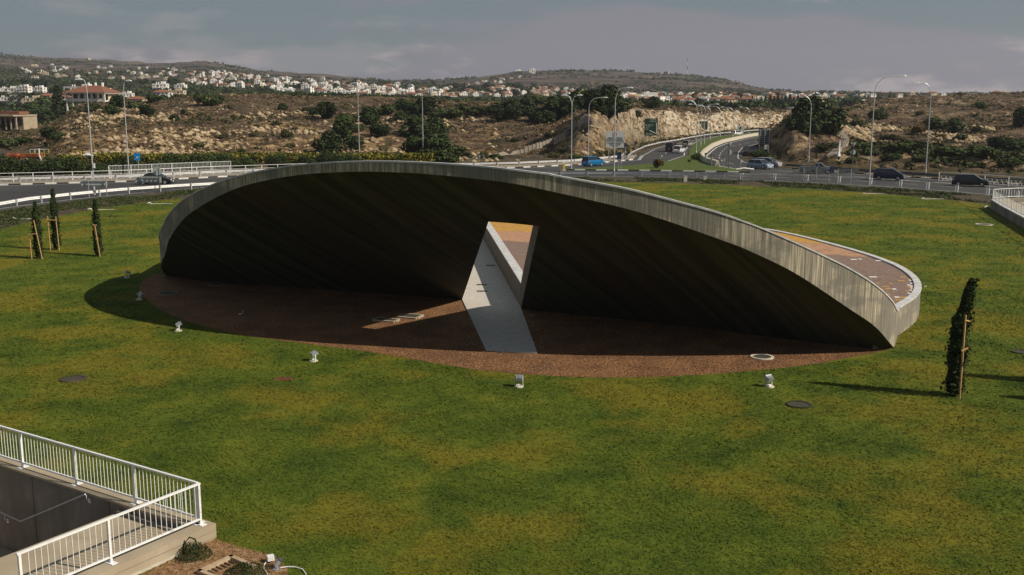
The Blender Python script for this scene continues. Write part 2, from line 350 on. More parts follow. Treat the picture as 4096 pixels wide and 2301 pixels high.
def resample(pts, step):
    P = np.array([p[:2] for p in pts], float); d = np.r_[0, np.cumsum(np.hypot(*np.diff(P, axis=0).T))]; n = max(1, int(round(d[-1] / step))); s = np.linspace(0, d[-1], n + 1)
    return np.c_[np.interp(s, d, P[:, 0]), np.interp(s, d, P[:, 1])]
def spline(pts, n=8):
    P = np.array(pts, float); P = np.vstack([2 * P[0] - P[1], P, 2 * P[-1] - P[-2]]); out = []
    for i in range(1, len(P) - 2):
        for k in range(n):
            t = k / n; out.append(.5 * ((2 * P[i]) + (-P[i - 1] + P[i + 1]) * t + (2 * P[i - 1] - 5 * P[i] + 4 * P[i + 1] - P[i + 2]) * t * t + (-P[i - 1] + 3 * P[i] - 3 * P[i + 1] + P[i + 2]) * t ** 3))
    out.append(P[-2]); return np.array(out)

# ================================================================ GROUND, ROADS
C0 = np.array([-7.94, 24.85]); AX = np.array([-.8415, .5403]); BX = np.array([-.5403, -.8415])     # ramp corner and its two directions
def RA(a, b_, z=0.0): p = C0 + AX * a + BX * b_; return (p[0], p[1], z)
PIT = [RA(-.3, -.3), RA(14, -.3), RA(14, 9), RA(-.3, 9)]
RC = np.array([5.0, 93.0])
def arc(r, a0, a1, n=48): return [(RC[0] + r * math.cos(R(a0 + (a1 - a0) * k / n)), RC[1] + r * math.sin(R(a0 + (a1 - a0) * k / n))) for k in range(n + 1)]
LAWN = [(54, -40)] + arc(49, 0, 180) + [(-44, -40)]
poly_sheet('ground', [(-500, -300), (500, -300), (500, 240), (-500, 240)], -.35, 'verge', holes=[PIT])
poly_sheet('lawn', LAWN, 0.0, 'lawn', holes=[PIT])
poly_sheet('verge', [(62.5, -40)] + arc(57.5, 0, 180) + [(-52.5, -40)] + LAWN[::-1], -.004, 'verge')
# asphalt: one sheet between the roundabout and the outer edge
OUT_L = [(-300, 74), (-170, 104), (-110, 122), (-66, 135.8), (-52, 141.6), (-41.4, 150.5), (-20, 163), (1.6, 171.1), (11.9, 178.4), (22.4, 193.3), (25, 209)]
MW_L = [(31.3, 237.9), (37.5, 258), (44.8, 276), (52.5, 298), (61, 319.5), (73.6, 343), (86, 364.3), (112, 400), (160, 450), (230, 500)]
R2_R = [(240, 445), (172, 392), (114, 338), (84, 303), (63, 265), (54.2, 243), (48.6, 221), (44.2, 201), (42.2, 187), (43.4, 173)]
OUT_R = [(46.1, 166.8), (51.2, 158.2), (57, 149.5), (61, 144), (66.7, 135.8), (74, 122), (90, 96), (130, 40), (190, -40)]
poly_sheet('road', [(62.5, -40)] + arc(57.5, 0, 180) + [(-52.5, -40), (-300, -40)] + OUT_L + MW_L + R2_R + OUT_R, -.012, 'asphalt')
poly_sheet('pavement', [(-300, 74), (-170, 104), (-110, 122), (-66, 135.8), (-52, 141.6), (-41.4, 150.5), (-20, 163), (1.6, 171.1), (11.9, 178.4), (22.4, 193.3), (25, 209), (20, 209), (8, 183), (0, 176.5), (-23, 168.5), (-44, 155.5), (-54, 146.5), (-67, 141), (-110, 127.5), (-170, 110), (-300, 80)], .09, 'pavement')
ISL = [(7.6, 165.8), (11, 165), (18.9, 163.8), (29.1, 161.5), (36.2, 159.8), (35.6, 166), (34.0, 174), (33.8, 183), (35.2, 197), (37.6, 208), (41, 222.5), (46.4, 244), (53.6, 268), (67.8, 305), (74, 320), (94.5, 353), (129.5, 396), (180, 446), (172, 447), (116, 396), (82, 352), (63.5, 318), (51, 282), (43, 250), (38.6, 228), (35.2, 208), (29.5, 190), (23, 179), (14.5, 170)]
ISL = [tuple(p) for p in resample(ISL + [ISL[0]], 3.0)][:-1]
isl = poly_sheet('traffic_island', ISL, .12, 'island_grass')
mb = MB(); n_ = len(ISL)
mb.add([(p[0], p[1], z) for z in (-.05, .12) for p in ISL], [(k, (k + 1) % n_, n_ + (k + 1) % n_, n_ + k) for k in range(n_)], 'conc_light'); mb.build('edge', isl)

def strip(mb, pts, w, z, m, h=None):
    P = np.array([p[:2] for p in pts], float); T = np.gradient(P, axis=0); T /= np.hypot(*T.T)[:, None]; N = np.c_[-T[:, 1], T[:, 0]]
    A, B = P + N * w / 2, P - N * w / 2; n = len(P)
    vs = [(a[0], a[1], z) for a in A] + [(b_[0], b_[1], z) for b_ in B]
    fs = [(i, n + i, n + i + 1, i + 1) for i in range(n - 1)]
    if h:
        vs += [(a[0], a[1], z - h) for a in A] + [(b_[0], b_[1], z - h) for b_ in B]
        fs += [(i, i + 1, 2 * n + i + 1, 2 * n + i) for i in range(n - 1)] + [(n + i + 1, n + i, 3 * n + i, 3 * n + i + 1) for i in range(n - 1)] + [(0, 2 * n, 3 * n, n), (n - 1, 2 * n - 1, 4 * n - 1, 3 * n - 1)]
    mb.add(vs, fs, m)
def offset(pts, d):
    P = np.array([p[:2] for p in pts], float); T = np.gradient(P, axis=0); T /= np.hypot(*T.T)[:, None]; return P + np.c_[-T[:, 1], T[:, 0]] * d
# painted lines
def line(pts, w=.16, dash=None):
    mb = MB(); P = resample(pts, 1.0)
    if dash is None: strip(mb, P, w, -.006, 'line_paint')
    else:
        k = 0
        while k + dash[0] < len(P): strip(mb, P[k:k + dash[0] + 1], w, -.006, 'line_paint'); k += dash[0] + dash[1]
    o = mb.build('road_marking'); o['kind'] = 'structure'; return o
line(arc(59.0, -5, 185)); line(arc(65.5, -5, 150), .15, (3, 3)); line(arc(71, 8, 75), .15, (2, 3))
line(offset(OUT_L[1:], -.9), .16); line(offset(OUT_L[-2:] + MW_L, -1.2)); line(offset(OUT_L[-2:] + MW_L, -4.9), .15, (5, 7)); line([(28.4, 190), (34.2, 208), (37.6, 228), (42.0, 250), (50, 282), (62.5, 318), (81, 352), (115, 396)], .18)
line(offset(R2_R, -.8)); line(offset(R2_R, -4.4), .15, (4, 5)); line([(36.4, 166), (34.9, 175), (34.8, 183), (36.3, 197), (38.7, 208), (42.1, 222), (47.6, 244), (54.8, 267.5), (69, 304), (75.4, 319)], .25)
line(offset(OUT_R, -1.0)); line(offset(OUT_R, -5.0), .15, (3, 4)); line([(37.5, 158), (44, 155), (52, 147), (60, 136), (68, 124)], .15)

# striped kerbs: every block a part
blk = {}
for nm_, mt_ in (('w', 'kerb_white'), ('b', 'kerb_black')):
    q = MB().box((0, 0, .0), (1.42, .32, .24), mt_); me = bpy.data.meshes.new('kerb_stone'); me.from_pydata(q.v, [], q.f); me.materials.append(M[mt_]); me.update(); blk[nm_] = me
def kerb(pts, step=1.45, z=.02):
    k = link('kerb', None); k['kind'] = 'structure'
    P = resample(pts, step)
    for i in range(len(P) - 1):
        c = (P[i] + P[i + 1]) / 2; d = P[i + 1] - P[i]
        o = link('kerb_stone', blk['w' if i % 2 else 'b'], k, (c[0], c[1], z), math.atan2(d[1], d[0])); o.scale.x = np.hypot(*d) / 1.46
    return k
kerb(offset(OUT_L[2:-1], .18)); kerb([(45.2, 168.4)] + OUT_R[:7], 1.6)
kerb([(8.2, 165.3), (11, 164.8), (18.9, 163.6), (29.1, 161.3), (36.4, 159.5)], 1.7, .04)
# white concrete barrier beside the slip road
mb = MB(); BAR = [(34.2, 174), (34.1, 183), (35.5, 197), (37.9, 208), (41.3, 222.5), (46.7, 244), (53.9, 268), (68.1, 305), (74.3, 320), (94.8, 353), (129.8, 396)]
strip(mb, resample(BAR, 3), .5, .95, 'conc_light', .83); strip(mb, resample(BAR, 3), .75, .45, 'conc_light', .33)
tag(mb.build('concrete_barrier'), 'pale concrete crash barrier curving along the slip road', 'barrier')

# ---------------------------------------------------------------- terrain
def zy(d, Y): r1, r2 = cT + (CY - Y) / F * sT, -sT + (CY - Y) / F * cT; return H + d * r2 / r1        # height seen at image row Y at depth d
K = 1.59
T1 = {
 -600: (150, [(220, 388), (300, 335), (400, 320), (470, 318), (600, 268), (900, 222), (3200, 125)]),
 0: (176, [(220, 390), (300, 338), (400, 320), (470, 318), (600, 268), (900, 222), (3200, 131)]),
 100: (178, [(220, 385), (290, 335), (380, 322), (450, 318), (600, 268), (900, 222), (3200, 144)]),
 140: (180, [(215, 375), (260, 325), (330, 308), (430, 310), (600, 268), (900, 222), (3200, 149)]),
 200: (180, [(212, 360), (245, 310), (330, 274), (430, 268), (600, 262), (900, 222), (3200, 151)]),
 320: (180, [(215, 362), (250, 305), (340, 262), (430, 262), (600, 258), (900, 222), (3200, 157)]),
 430: (180, [(215, 365), (250, 312), (350, 252), (430, 258), (650, 248), (950, 220), (3000, 160)]),
 520: (182, [(215, 365), (250, 312), (350, 243), (430, 252), (700, 243), (1000, 215), (3000, 155)]),
 600: (182, [(215, 365), (250, 312), (350, 240), (430, 250), (700, 242), (1000, 212), (3000, 168)]),
 650: (184, [(215, 368), (250, 315), (350, 240), (430, 250), (700, 242), (1000, 211), (3000, 183)]),
 760: (186, [(218, 370), (255, 320), (350, 243), (430, 252), (750, 240), (1100, 208), (2600, 188)]),
 1000: (188, [(220, 372), (260, 318), (350, 247), (430, 255), (800, 246), (1300, 213), (2600, 207)]),
 1060: (188, [(220, 374), (260, 318), (350, 250), (430, 256), (800, 248), (1350, 216), (2500, 210)]),
 1150: (190, [(222, 376), (262, 320), (345, 254), (430, 262), (800, 252), (1400, 216), (2400, 203)]),
 1300: (192, [(222, 378), (262, 325), (335, 258), (430, 262), (800, 254), (1300, 222), (2200, 177)]),
 1400: (194, [(214, 380), (250, 325), (335, 256), (430, 262), (800, 254), (1300, 222), (2200, 178)]),
 1450: (196, [(206, 350), (235, 300), (335, 254), (430, 262), (800, 254), (1300, 223), (2200, 178)]),
 1490: (200, [(210, 300), (232, 284), (335, 256), (430, 262), (800, 254), (1300, 224), (2200, 179)]),
 1560: (226, [(238, 282), (252, 272), (335, 264), (430, 264), (800, 254), (1250, 228), (2200, 181)]),
 1600: (248, [(259, 280), (275, 270), (345, 268), (430, 266), (800, 254), (1250, 229), (2200, 184)]),
 1700: (292, [(303, 288), (320, 280), (380, 276), (450, 270), (800, 254), (1250, 231), (2200, 190)]),
 1800: (340, [(352, 294), (372, 285), (420, 279), (480, 270), (800, 253), (1250, 234), (2200, 199)]),
 1850: (362, [(374, 290), (394, 284), (432, 279), (490, 269), (800, 252), (1250, 235), (2200, 208)]),
 1900: (385, [(396, 288), (412, 283), (442, 278), (500, 268), (800, 251), (1250, 238), (2200, 222)]),
 2000: (412, [(424, 288), (440, 281), (470, 276), (520, 268), (800, 250), (1250, 240), (2200, 232)]),
 2100: (440, [(452, 286), (470, 280), (500, 272), (540, 266), (800, 250), (1250, 240), (2200, 235)]),
 2300: (460, [(475, 280), (490, 275), (520, 268), (560, 262), (800, 250), (1250, 241), (2200, 238)]),
 3200: (470, [(485, 280), (500, 275), (530, 268), (570, 262), (800, 250), (1250, 242), (2200, 238)]),
}
T2 = {
 1890: (222, [(226, -9), (232, -9), (238, -9), (300, -9)]),
 1918: (214, [(222, 382), (230, 376), (240, 372), (282, -9)]),
 1948: (206, [(216, 346), (226, 334), (240, 330), (300, -9)]),
 1982: (196, [(212, 316), (226, 296), (246, 292), (310, -9)]),
 2010: (190, [(212, 312), (232, 287), (256, 286), (310, -9)]),
 2060: (182, [(218, 330), (246, 288), (280, 284), (340, -9)]),
 2110: (176, [(218, 345), (262, 296), (330, 272), (460, -9)]),
 2200: (172, [(210, 372), (270, 315), (400, 250), (640, -9)]),
 2300: (168, [(206, 376), (270, 315), (415, 245), (680, -9)]),
 2450: (162, [(204, 376), (270, 312), (430, 241), (700, -9)]),
 2576: (158, [(200, 380), (270, 315), (430, 237), (700, -9)]),
 3300: (120, [(200, 384), (270, 318), (430, 238), (700, -9)]),
}
def prep(T):
    ks = sorted(T); u = np.array([(k * K - CX) / F * cT for k in ks]); D = []; Z = []
    for k in ks:
        b0, L = T[k]; D.append([b0] + [p[0] for p in L]); Z.append([-.3] + [(-9 if p[1] < 0 else zy(p[0], p[1] * K)) for p in L])
    return u, np.array(D, float), np.array(Z)
U1, D1, Z1 = prep(T1); U2, D2, Z2 = prep(T2)
def field(u, y, U, D, Z):
    n = D.shape[1]; dk = np.array([np.interp(u, U, D[:, k]) for k in range(n)]); zk = np.array([np.interp(u, U, Z[:, k]) for k in range(n)])
    z = np.where(y <= dk[0], zk[0], 0.0)
    for k in range(n - 1):
        m = (y > dk[k]) & (y <= dk[k + 1]); t = np.clip((y - dk[k]) / (dk[k + 1] - dk[k]), 0, 1); z = np.where(m, zk[k] + (zk[k + 1] - zk[k]) * t, z)
    z = np.where(y > dk[-1], zk[-1] - (y - dk[-1]) * .08, z)
    return z, dk[0], dk
def terr(x, y, full=False):
    x, y = np.asarray(x, float), np.asarray(y, float); u = x / np.maximum(y, 1)
    z1, b1, dk1 = field(u, y, U1, D1, Z1); z2, b2, _ = field(u, y, U2, D2, Z2)
    z2 = np.where(u < U2[0], -9, z2); use2 = z2 > z1; z = np.maximum(z1, z2); b0 = np.where(use2, b2, b1)
    w = np.clip((y - b0) / 10, 0, 1)
    far = np.clip((y - 500) / 600, 0, 1)
    nz = (vnoise(x, y, 26, 1) * 1.6 + vnoise(x, y, 9, 2) * 1.0 + vnoise(x, y, 3.2, 3) * .7 + vnoise(x, y, 1.3, 9) * .3) * (1 - far) + (vnoise(x, y, 210, 4) * 16 + vnoise(x, y, 70, 5) * 7 + vnoise(x, y, 24, 6) * 2.5) * np.clip((y - 900) / 1800, 0, 1)
    xd_ = (u / cT * F + CX) / K; cw = np.clip((xd_ - 1455) / 20, 0, 1) * np.clip((y - b0 + 2) / 5, 0, 1) * np.clip((b0 + 26 - y) / 10, 0, 1) * (y < 470)
    z = z + nz * w + cw * (vnoise(x, y, 7, 91) * 2.6 + vnoise(x, y, 2.6, 92) * 1.5)
    if full: return z, b0, use2, dk1
    return z
uu = np.linspace(-.85, .85, 620); yy = np.r_[np.arange(118, 460, 1.25), 460 * 1.016 ** np.arange(1, 142)]
UG, YG = np.meshgrid(uu, yy); XG = UG * YG; ZG, B0, US2, DK = terr(XG, YG, True)
nv, nu = UG.shape; idx = np.arange(nv * nu).reshape(nv, nu)
Fq = np.stack([idx[:-1, :-1], idx[:-1, 1:], idx[1:, 1:], idx[1:, :-1]], -1).reshape(-1, 4)
me = fast_mesh('hills', np.stack([XG, YG, ZG], -1).reshape(-1, 3), Fq, ['hillside'], smooth=True)
gy = np.gradient(ZG, axis=0) / np.gradient(YG, axis=0); gx = np.gradient(ZG, axis=1) / np.gradient(XG, axis=1); slope = np.hypot(gx, gy)
XD = (UG / cT * F + CX) / K
rock = np.clip((slope - .28) * 2.2, 0, 1) * (YG < 470)
bank = (XD > 110) & (XD < 1250) & (YG > B0 + 6) & (YG < DK[2] + 12); rock = np.maximum(rock, np.where(bank, .44 + .55 * vnoise(XG, YG, 18, 11), 0))
hill = (YG > DK[2]) & (YG < 450) & (XD < 1250) & (XD > 150); rock = np.maximum(rock, np.where(hill, .22 + .45 * vnoise(XG, YG, 12, 12), 0))
cut = (XD > 1450) & (XD < 2140) & (~US2) & (YG > B0 - 2) & (YG < DK[2] + 10); rock = np.maximum(rock, np.where(cut, (.70 + 1.1 * vnoise(XG, YG, 11, 15)) * np.clip((B0 + 17 - YG) / 8, .35, 1), 0))
rh = US2 & (YG > 220); rock = np.maximum(rock, np.where(rh, .22 + .5 * vnoise(XG, YG, 20, 13), 0))
ochre = np.where(XD < 1440, 1.0, np.clip((1640 - XD) / 160, 0, 1) * .75 + .1 + (.3 * (vnoise(XG, YG, 14, 21) > .18))); ochre = np.where(US2, .8, ochre)
for nm_, a in (('rock', rock), ('ochre', np.clip(ochre, 0, 1)), ('far', np.clip((YG - 430) / 150, 0, 1)), ('flat', np.clip((B0 + 6 - YG) / 6, 0, 1) * (YG < 300))):
    at = me.attributes.new(nm_, 'FLOAT', 'POINT'); at.data.foreach_set('value', a.astype(np.float32).ravel())
link('hills', me)['kind'] = 'structure'
def on_hill(Xd, d, dz=0.0):                       # place on the terrain under photo column Xd (2576 scale) at depth d
    x = (Xd * K - CX) / F * cT * d; return (x, d, float(terr([x], [d])[0]) + dz)
def hit(Xd, Yd, d0=150, d1=3300):                 # first terrain point seen at photo pixel
    r = ray(Xd * K, Yd * K); d = d0 * (d1 / d0) ** np.linspace(0, 1, 500); x = r[0] / r[1] * d; zr = H + r[2] / r[1] * d; zt = terr(x, d)
    k = np.argmax(zt >= zr - .05); k = k if zt[k] >= zr[k] - .05 else 499
    return (x[k], d[k], zt[k])

# ================================================================ THE MONUMENT
DR = [(17.2, 45.7), (18.2, 47.9), (19.8, 50.3), (21.3, 53.3), (22.4, 57.2), (22.8, 61.8), (22.2, 67.3), (20.7, 74), (19.0, 78.3), (15.4, 84), (10, 88.3), (3.5, 90.5), (-4, 90), (-10.5, 87), (-16.5, 82), (-20.4, 76), (-22.3, 70.5), (-22.15, 65.4)]
RIM = [(-22.05, 65.3, 0), (-21.6, 63.2, .95), (-20.46, 60.84, 2.09), (-19.61, 59.05, 3.12), (-17.67, 55.97, 4.71), (-15.48, 53.33, 5.89), (-13.39, 51.15, 6.75), (-11.44, 49.49, 7.26), (-9.42, 48.02, 7.62), (-6.97, 46.52, 7.83), (-5.25, 45.61, 7.87), (-3.61, 44.83, 7.84), (-2.0, 44.15, 7.74), (-.14, 43.44, 7.58), (1.57, 43.02, 7.27), (5.2, 42.27, 6.47), (8.69, 42.0, 5.31), (9.99, 42.1, 4.78), (11.81, 42.43, 3.87), (14.34, 43.33, 2.24), (15.66, 43.95, 1.37), (16.67, 44.75, .43), (17.2, 45.6, 0)]
BASE = [(-22.05, 65.3), (-18.42, 62.65), (-14.45, 61.3), (-10.59, 59.95), (-6.89, 58.6), (-4.39, 57.65), (-2.79, 56.93), (.47, 54.47), (5.4, 51.8), (10.27, 48.99), (12.41, 47.55), (14.47, 46.28), (16.4, 45.25)]
rt = np.array([(640, 960), (653, 934), (658, 895), (673, 861), (726, 803), (842, 740), (958, 704), (1084, 675), (1229, 656), (1422, 647), (1567, 647), (1800, 657), (2035, 677), (2200, 702), (2511, 757), (2869, 850), (3045, 912), (3232, 995), (3398, 1074), (3501, 1140), (3601, 1235)], float)
def ztop(x, y, z0):
    lo, hi = z0 + .3, 14
    for _ in range(40):
        mid = (lo + hi) / 2; X, Y = pr((x, y, mid))
        if Y > np.interp(X, rt[:, 0], rt[:, 1]): lo = mid
        else: hi = mid
    return lo
rs = spline(RIM, 6); bsd = spline([(p[0], p[1], 0) for p in BASE], 6)
def seg_resample(P, n, x0, x1):      # part of a curve between two x positions
    P = np.asarray(P); i = P[:, 0]; d = np.r_[0, np.cumsum(np.linalg.norm(np.diff(P, axis=0), axis=1))]
    if x0 is None: s0 = 0
    else: s0 = np.interp(x0, i, d)
    s1 = d[-1] if x1 is None else np.interp(x1, i, d)
    s = np.linspace(s0, s1, n + 1); return np.c_[np.interp(s, d, P[:, 0]), np.interp(s, d, P[:, 1]), np.interp(s, d, P[:, 2])]
HLx, HRx = -.42, 1.45
nL, nM, nR = 44, 3, 56
rimc = np.vstack([seg_resample(rs, nL, None, HLx)[:-1], seg_resample(rs, nM, HLx, HRx)[:-1], seg_resample(rs, nR, HRx, None)])
basc = np.vstack([seg_resample(bsd, nL, None, -2.79)[:-1], seg_resample(bsd, nM, -2.79, .47)[:-1], seg_resample(bsd, nR, .47, None)])
zt = np.array([ztop(*p) for p in rimc]); k0 = 7
zt[:k0] = np.linspace(1.55, zt[k0], k0); zt[-3:] = np.linspace(zt[-4], 1.62, 4)[1:]
zt = np.convolve(np.r_[[zt[0]] * 2, zt, [zt[-1]] * 2], np.ones(5) / 5, 'valid')
rimt = np.c_[rimc[:, :2], zt]; bast = basc + [0.0, .12, 1.352]
def tcut(b_, r_, row):
    k = ray(0, row); sl_ = k[2] / k[1]; return (H + sl_ * b_[1]) / (r_[2] - b_[2] - sl_ * (r_[1] - b_[1]))
tL = tcut(basc[nL], rimc[nL], 887); tR = tcut(basc[nL + nM], rimc[nL + nM], 905); tH = np.linspace(tL, tR, nM + 1)
nt = 12; ts = np.linspace(0, 1, nt + 1)
def grid(B, Rm, m, name, parent, flip):
    mb = MB(); ns = len(B); vs = []; n1 = nt + 1
    for j in range(ns):
        th = tL if j < nL else (tR if j > nL + nM else tH[j - nL])
        tt = np.r_[np.linspace(0, th, 9), np.linspace(th, 1, 5)[1:]]
        for t in tt:
            p_ = B[j] + (Rm[j] - B[j]) * t
            if flip:      # the slab keeps its thickness almost to the rim
                dzr = zt[j] - rimc[j, 2]; lin = 1.352 * (1 - t) + dzr * t; tgt = 1.5 if t < .76 else 1.5 + (dzr - 1.5) * (t - .76) / .24; p_ = p_ + np.array([.0, 1, .55]) * max(0, tgt - lin) * (t > .02)
            vs.append(p_)
    fs = []
    for j in range(ns - 1):
        for i in range(nt):
            if nL <= j < nL + nM and i < 8: continue
            q = (j * n1 + i, (j + 1) * n1 + i, (j + 1) * n1 + i + 1, j * n1 + i + 1); fs.append(q[::-1] if flip else q)
    mb.add(vs, fs, m); return mb.build(name, parent, smooth=False), np.array(vs).reshape(ns, n1, 3)
mon = thing('monument', 'huge leaning half-disc concrete shell with a slot cut through, on a raised round tiled plaza', 'monument')
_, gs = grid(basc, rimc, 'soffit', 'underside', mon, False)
_, gu = grid(bast, rimt, 'plaza', 'sloping_roof', mon, True)
mb = MB(); n = len(rimc)      # fascia, continued as the end of the drum
fx = np.vstack([rimc, [(17.55, 46.4, 0), (18.2, 47.9, 0)]]); ft = np.vstack([rimt, [(17.55, 46.4, 1.5), (18.2, 47.9, 1.42)]])
mb.add(list(fx) + list(ft), [(i, i + 1, len(fx) + i + 1, len(fx) + i) for i in range(len(fx) - 1)], 'fascia'); mb.build('fascia', mon)
mb = MB(); P = ft; T = np.gradient(P[:, :2], axis=0); T /= np.hypot(*T.T)[:, None]; Nn = np.c_[-T[:, 1], T[:, 0]]
o_, i_ = P[:, :2] - Nn * .03, P[:, :2] + Nn * .19
vs = [(a[0], a[1], z + .05) for a, z in zip(o_, P[:, 2])] + [(a[0], a[1], z + .05) for a, z in zip(i_, P[:, 2])] + [(a[0], a[1], z - .02) for a, z in zip(o_, P[:, 2])] + [(a[0], a[1], z - .04) for a, z in zip(i_, P[:, 2])]
n = len(P); mb.add(vs, [(i, i + 1, n + i + 1, n + i) for i in range(n - 1)] + [(2 * n + i, 2 * n + i + 1, i + 1, i) for i in range(n - 1)] + [(n + i, n + i + 1, 3 * n + i + 1, 3 * n + i) for i in range(n - 1)], 'coping'); mb.build('edge_trim', mon)
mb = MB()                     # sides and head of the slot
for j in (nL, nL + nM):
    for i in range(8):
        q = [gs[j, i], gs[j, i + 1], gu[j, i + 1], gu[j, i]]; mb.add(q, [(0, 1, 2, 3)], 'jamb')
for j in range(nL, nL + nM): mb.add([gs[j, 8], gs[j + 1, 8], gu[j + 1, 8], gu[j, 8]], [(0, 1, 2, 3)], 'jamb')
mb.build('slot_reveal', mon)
drum = spline([(p[0], p[1], 0) for p in DR], 6)[:, :2]; drum = drum[(drum[:, 1] > 47.6) | (drum[:, 0] < 0)]
drum = resample(drum, 1.0)
PR = lambda y: .47 + (y - 54.47) * (-3.25 + -.47) / (92 - 54.47)         # right and left side of the path
PL = lambda y: -2.79 + (y - 56.93) * (-5.6 + 2.79) / (92 - 56.93)
pathgap = (drum[:, 0] < PR(90) + .1) & (drum[:, 0] > PL(90) - .1) & (drum[:, 1] > 80)
ki = np.where(pathgap)[0]; dR, dL = drum[:ki[0]], drum[ki[-1] + 1:]
eR, eL = (PR(90.2), 90.2), (PL(89.8), 89.8)
dR = np.vstack([dR, eR]); dL = np.vstack([eL, dL])
bR, bL = [tuple(p[:2]) for p in bast[nL + nM:] + [0, .03, 0]], [tuple(p[:2]) for p in bast[:nL + 1] + [0, .03, 0]]
for nm_, poly in (('plaza_floor', [(17.2, 45.8)] + [tuple(p) for p in dR] + bR), ('plaza_floor', [tuple(p) for p in dL] + bL)):
    poly_sheet(nm_, poly, 1.35, 'plaza', parent=mon)
mb = MB()
for D_ in (dR, dL):
    n = len(D_); mb.add([(p[0], p[1], z) for z in (0, 1.35) for p in D_], [(i, i + 1, n + i + 1, n + i) for i in range(n - 1)], 'fascia')
mb.build('drum_wall', mon)
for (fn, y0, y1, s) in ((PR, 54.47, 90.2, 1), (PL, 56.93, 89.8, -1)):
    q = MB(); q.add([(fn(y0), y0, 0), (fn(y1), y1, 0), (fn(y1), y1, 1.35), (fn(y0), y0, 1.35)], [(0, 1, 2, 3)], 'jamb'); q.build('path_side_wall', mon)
def slab_piece(c, d, w, h, rz, m='coping', name='coping_slab'):
    return MB().box((0, 0, 0), (d, w, h), m).build(name, mon, c, rz)
for D_ in (dR, dL):
    for i in range(len(D_) - 1):
        a, b_ = D_[i], D_[i + 1]; d = b_ - a; L = np.hypot(*d); nrm = np.array([-d[1], d[0]]) / L; c = (a + b_) / 2 + nrm * .14
        slab_piece((c[0], c[1], 1.385 + random.uniform(-.004, .004)), L * .985 - .01, .36, .075, math.atan2(d[1], d[0]))
for (fn, y0, y1, s) in ((PR, 54.6, 89.6, 1), (PL, 57.2, 89.2, -1)):
    ysn = np.linspace(y0, y1, 36)
    for i in range(35):
        ym = (ysn[i] + ysn[i + 1]) / 2; L = ysn[i + 1] - ysn[i]; slab_piece((fn(ym) + s * .24, ym, 1.387 + random.uniform(-.004, .004)), L * .985, .52, .075, math.atan2(1, (fn(y1) - fn(y0)) / (y1 - y0)))
tw = [(940, 348, 1.2), (1210, 503, .6), (1245, 608, .7), (1430, 392, .7), (1445, 430, .7), (1400, 452, .5), (1450, 465, .8), (1452, 492, .8), (1445, 520, .8), (1425, 560, .9), (690, 122, 1.2), (772, 118, .6), (1010, 138, 1)]
to = [(1325, 350, 1.1), (1300, 397, 1.1), (1415, 375, .8), (1405, 475, .7), (1000, 428, .5), (1165, 430, .6), (1100, 470, 1.1), (1140, 500, 1.1), (1055, 510, .5), (1380, 530, .6), (1132, 572, .7), (1330, 610, 1.2), (1265, 640, 1.1), (1350, 640, .6)]
for L_, m in ((tw, 'tile_white'), (to, 'tile_orange')):
    for x, y, w in L_:
        p = un(3200 + x / 3.216, 1000 + y / 3.216, 1.356); o = MB().box((0, 0, 0), (.33 * w, .27, .012), m).build('tile', mon, tuple(p), 0)
tb = MB()      # the many barely visible pale tiles of the same floor
for _ in range(420):
    t = rng.uniform(); p = (rng.uniform(9, 22), rng.uniform(49, 72))
    if inside(np.array([p]), [(17.2, 45.8)] + [tuple(q_) for q_ in dR] + bR)[0]: tb.box((p[0], p[1], 1.3545), (rng.choice([.16, .33]), .14, .009), 'tile_tan')
for _ in range(26):
    y = rng.uniform(58, 66); tb.box((PR(y) + rng.uniform(.8, 4), y, 1.3545), (.33, .16, .009), random.choice(['tile_orange', 'tile_tan']))
tag(tb.build('pale_tiles', mon), kind='stuff')
# small foot under the low end and a seam trim
MB().add([(16.1, 45.2, 0), (16.75, 45.55, 0), (16.95, 45.75, 0), (16.3, 45.5, 0), (16.1, 45.2, .55), (16.4, 45.35, .25), (16.45, 45.5, .25), (16.2, 45.45, .5)], [(0, 1, 5, 4), (1, 2, 6, 5), (2, 3, 7, 6), (3, 0, 4, 7), (4, 5, 6, 7)], 'jamb').build('foot', mon)

# gravel bed, path
GF = [(-22.9, 65.6), (-22.4, 61.5), (-20.6, 57.4), (-17.5, 52.5), (-13.5, 48.6), (-9.47, 46.38), (-6.04, 44.62), (-3.15, 42.72), (-.49, 41.29), (3.38, 40.47), (7.63, 40.89), (12.07, 42.3), (14.64, 43.8), (16.54, 45.03), (17.3, 45.7)]
GRV = [tuple(p[:2]) for p in spline([(p[0], p[1], 0) for p in GF], 6)]
GRVP = GRV + [(18, 48), (14, 49), (.47, 56), (-2.8, 58), (-18, 64)]
poly_sheet('gravel_bed', GRVP, .006, 'gravel')
PATH = [(-1.15, 44.95), (1.12, 44.35), (.47, 54.47), (PR(91), 91), (PR(97), 97), (PL(97), 97), (PL(91), 91), (-2.79, 56.93)]
pth = poly_sheet('path', PATH, .06, 'path_conc')
mb = MB(); n = len(PATH); mb.add([(p[0], p[1], z) for z in (-.02, .06) for p in PATH], [(k, (k + 1) % n, n + (k + 1) % n, n + k) for k in range(n)], 'conc_light'); mb.build('edge', pth)
# drain slots in the path
for i, (x, y, w, lb) in enumerate([(1927, 1139, .6, 'dark slot drain in the lit path, farther of the pair'), (1928, 1165, .6, 'dark slot drain in the lit path, nearer of the pair'), (1962, 1062, .6, 'dark slot drain in the shaded path behind the slot')]):
    p = un(x, y, .06); t = thing('slot_drain', lb, 'drain', (p[0], p[1], .058)); MB().box((0, 0, .003), (w, .42, .008), 'manhole').build('cover', t)
    for s in (-1, 1): MB().box((s * (w / 2 + .015), 0, .006), (.03, .42, .012), 'conc_light').build('frame', t)

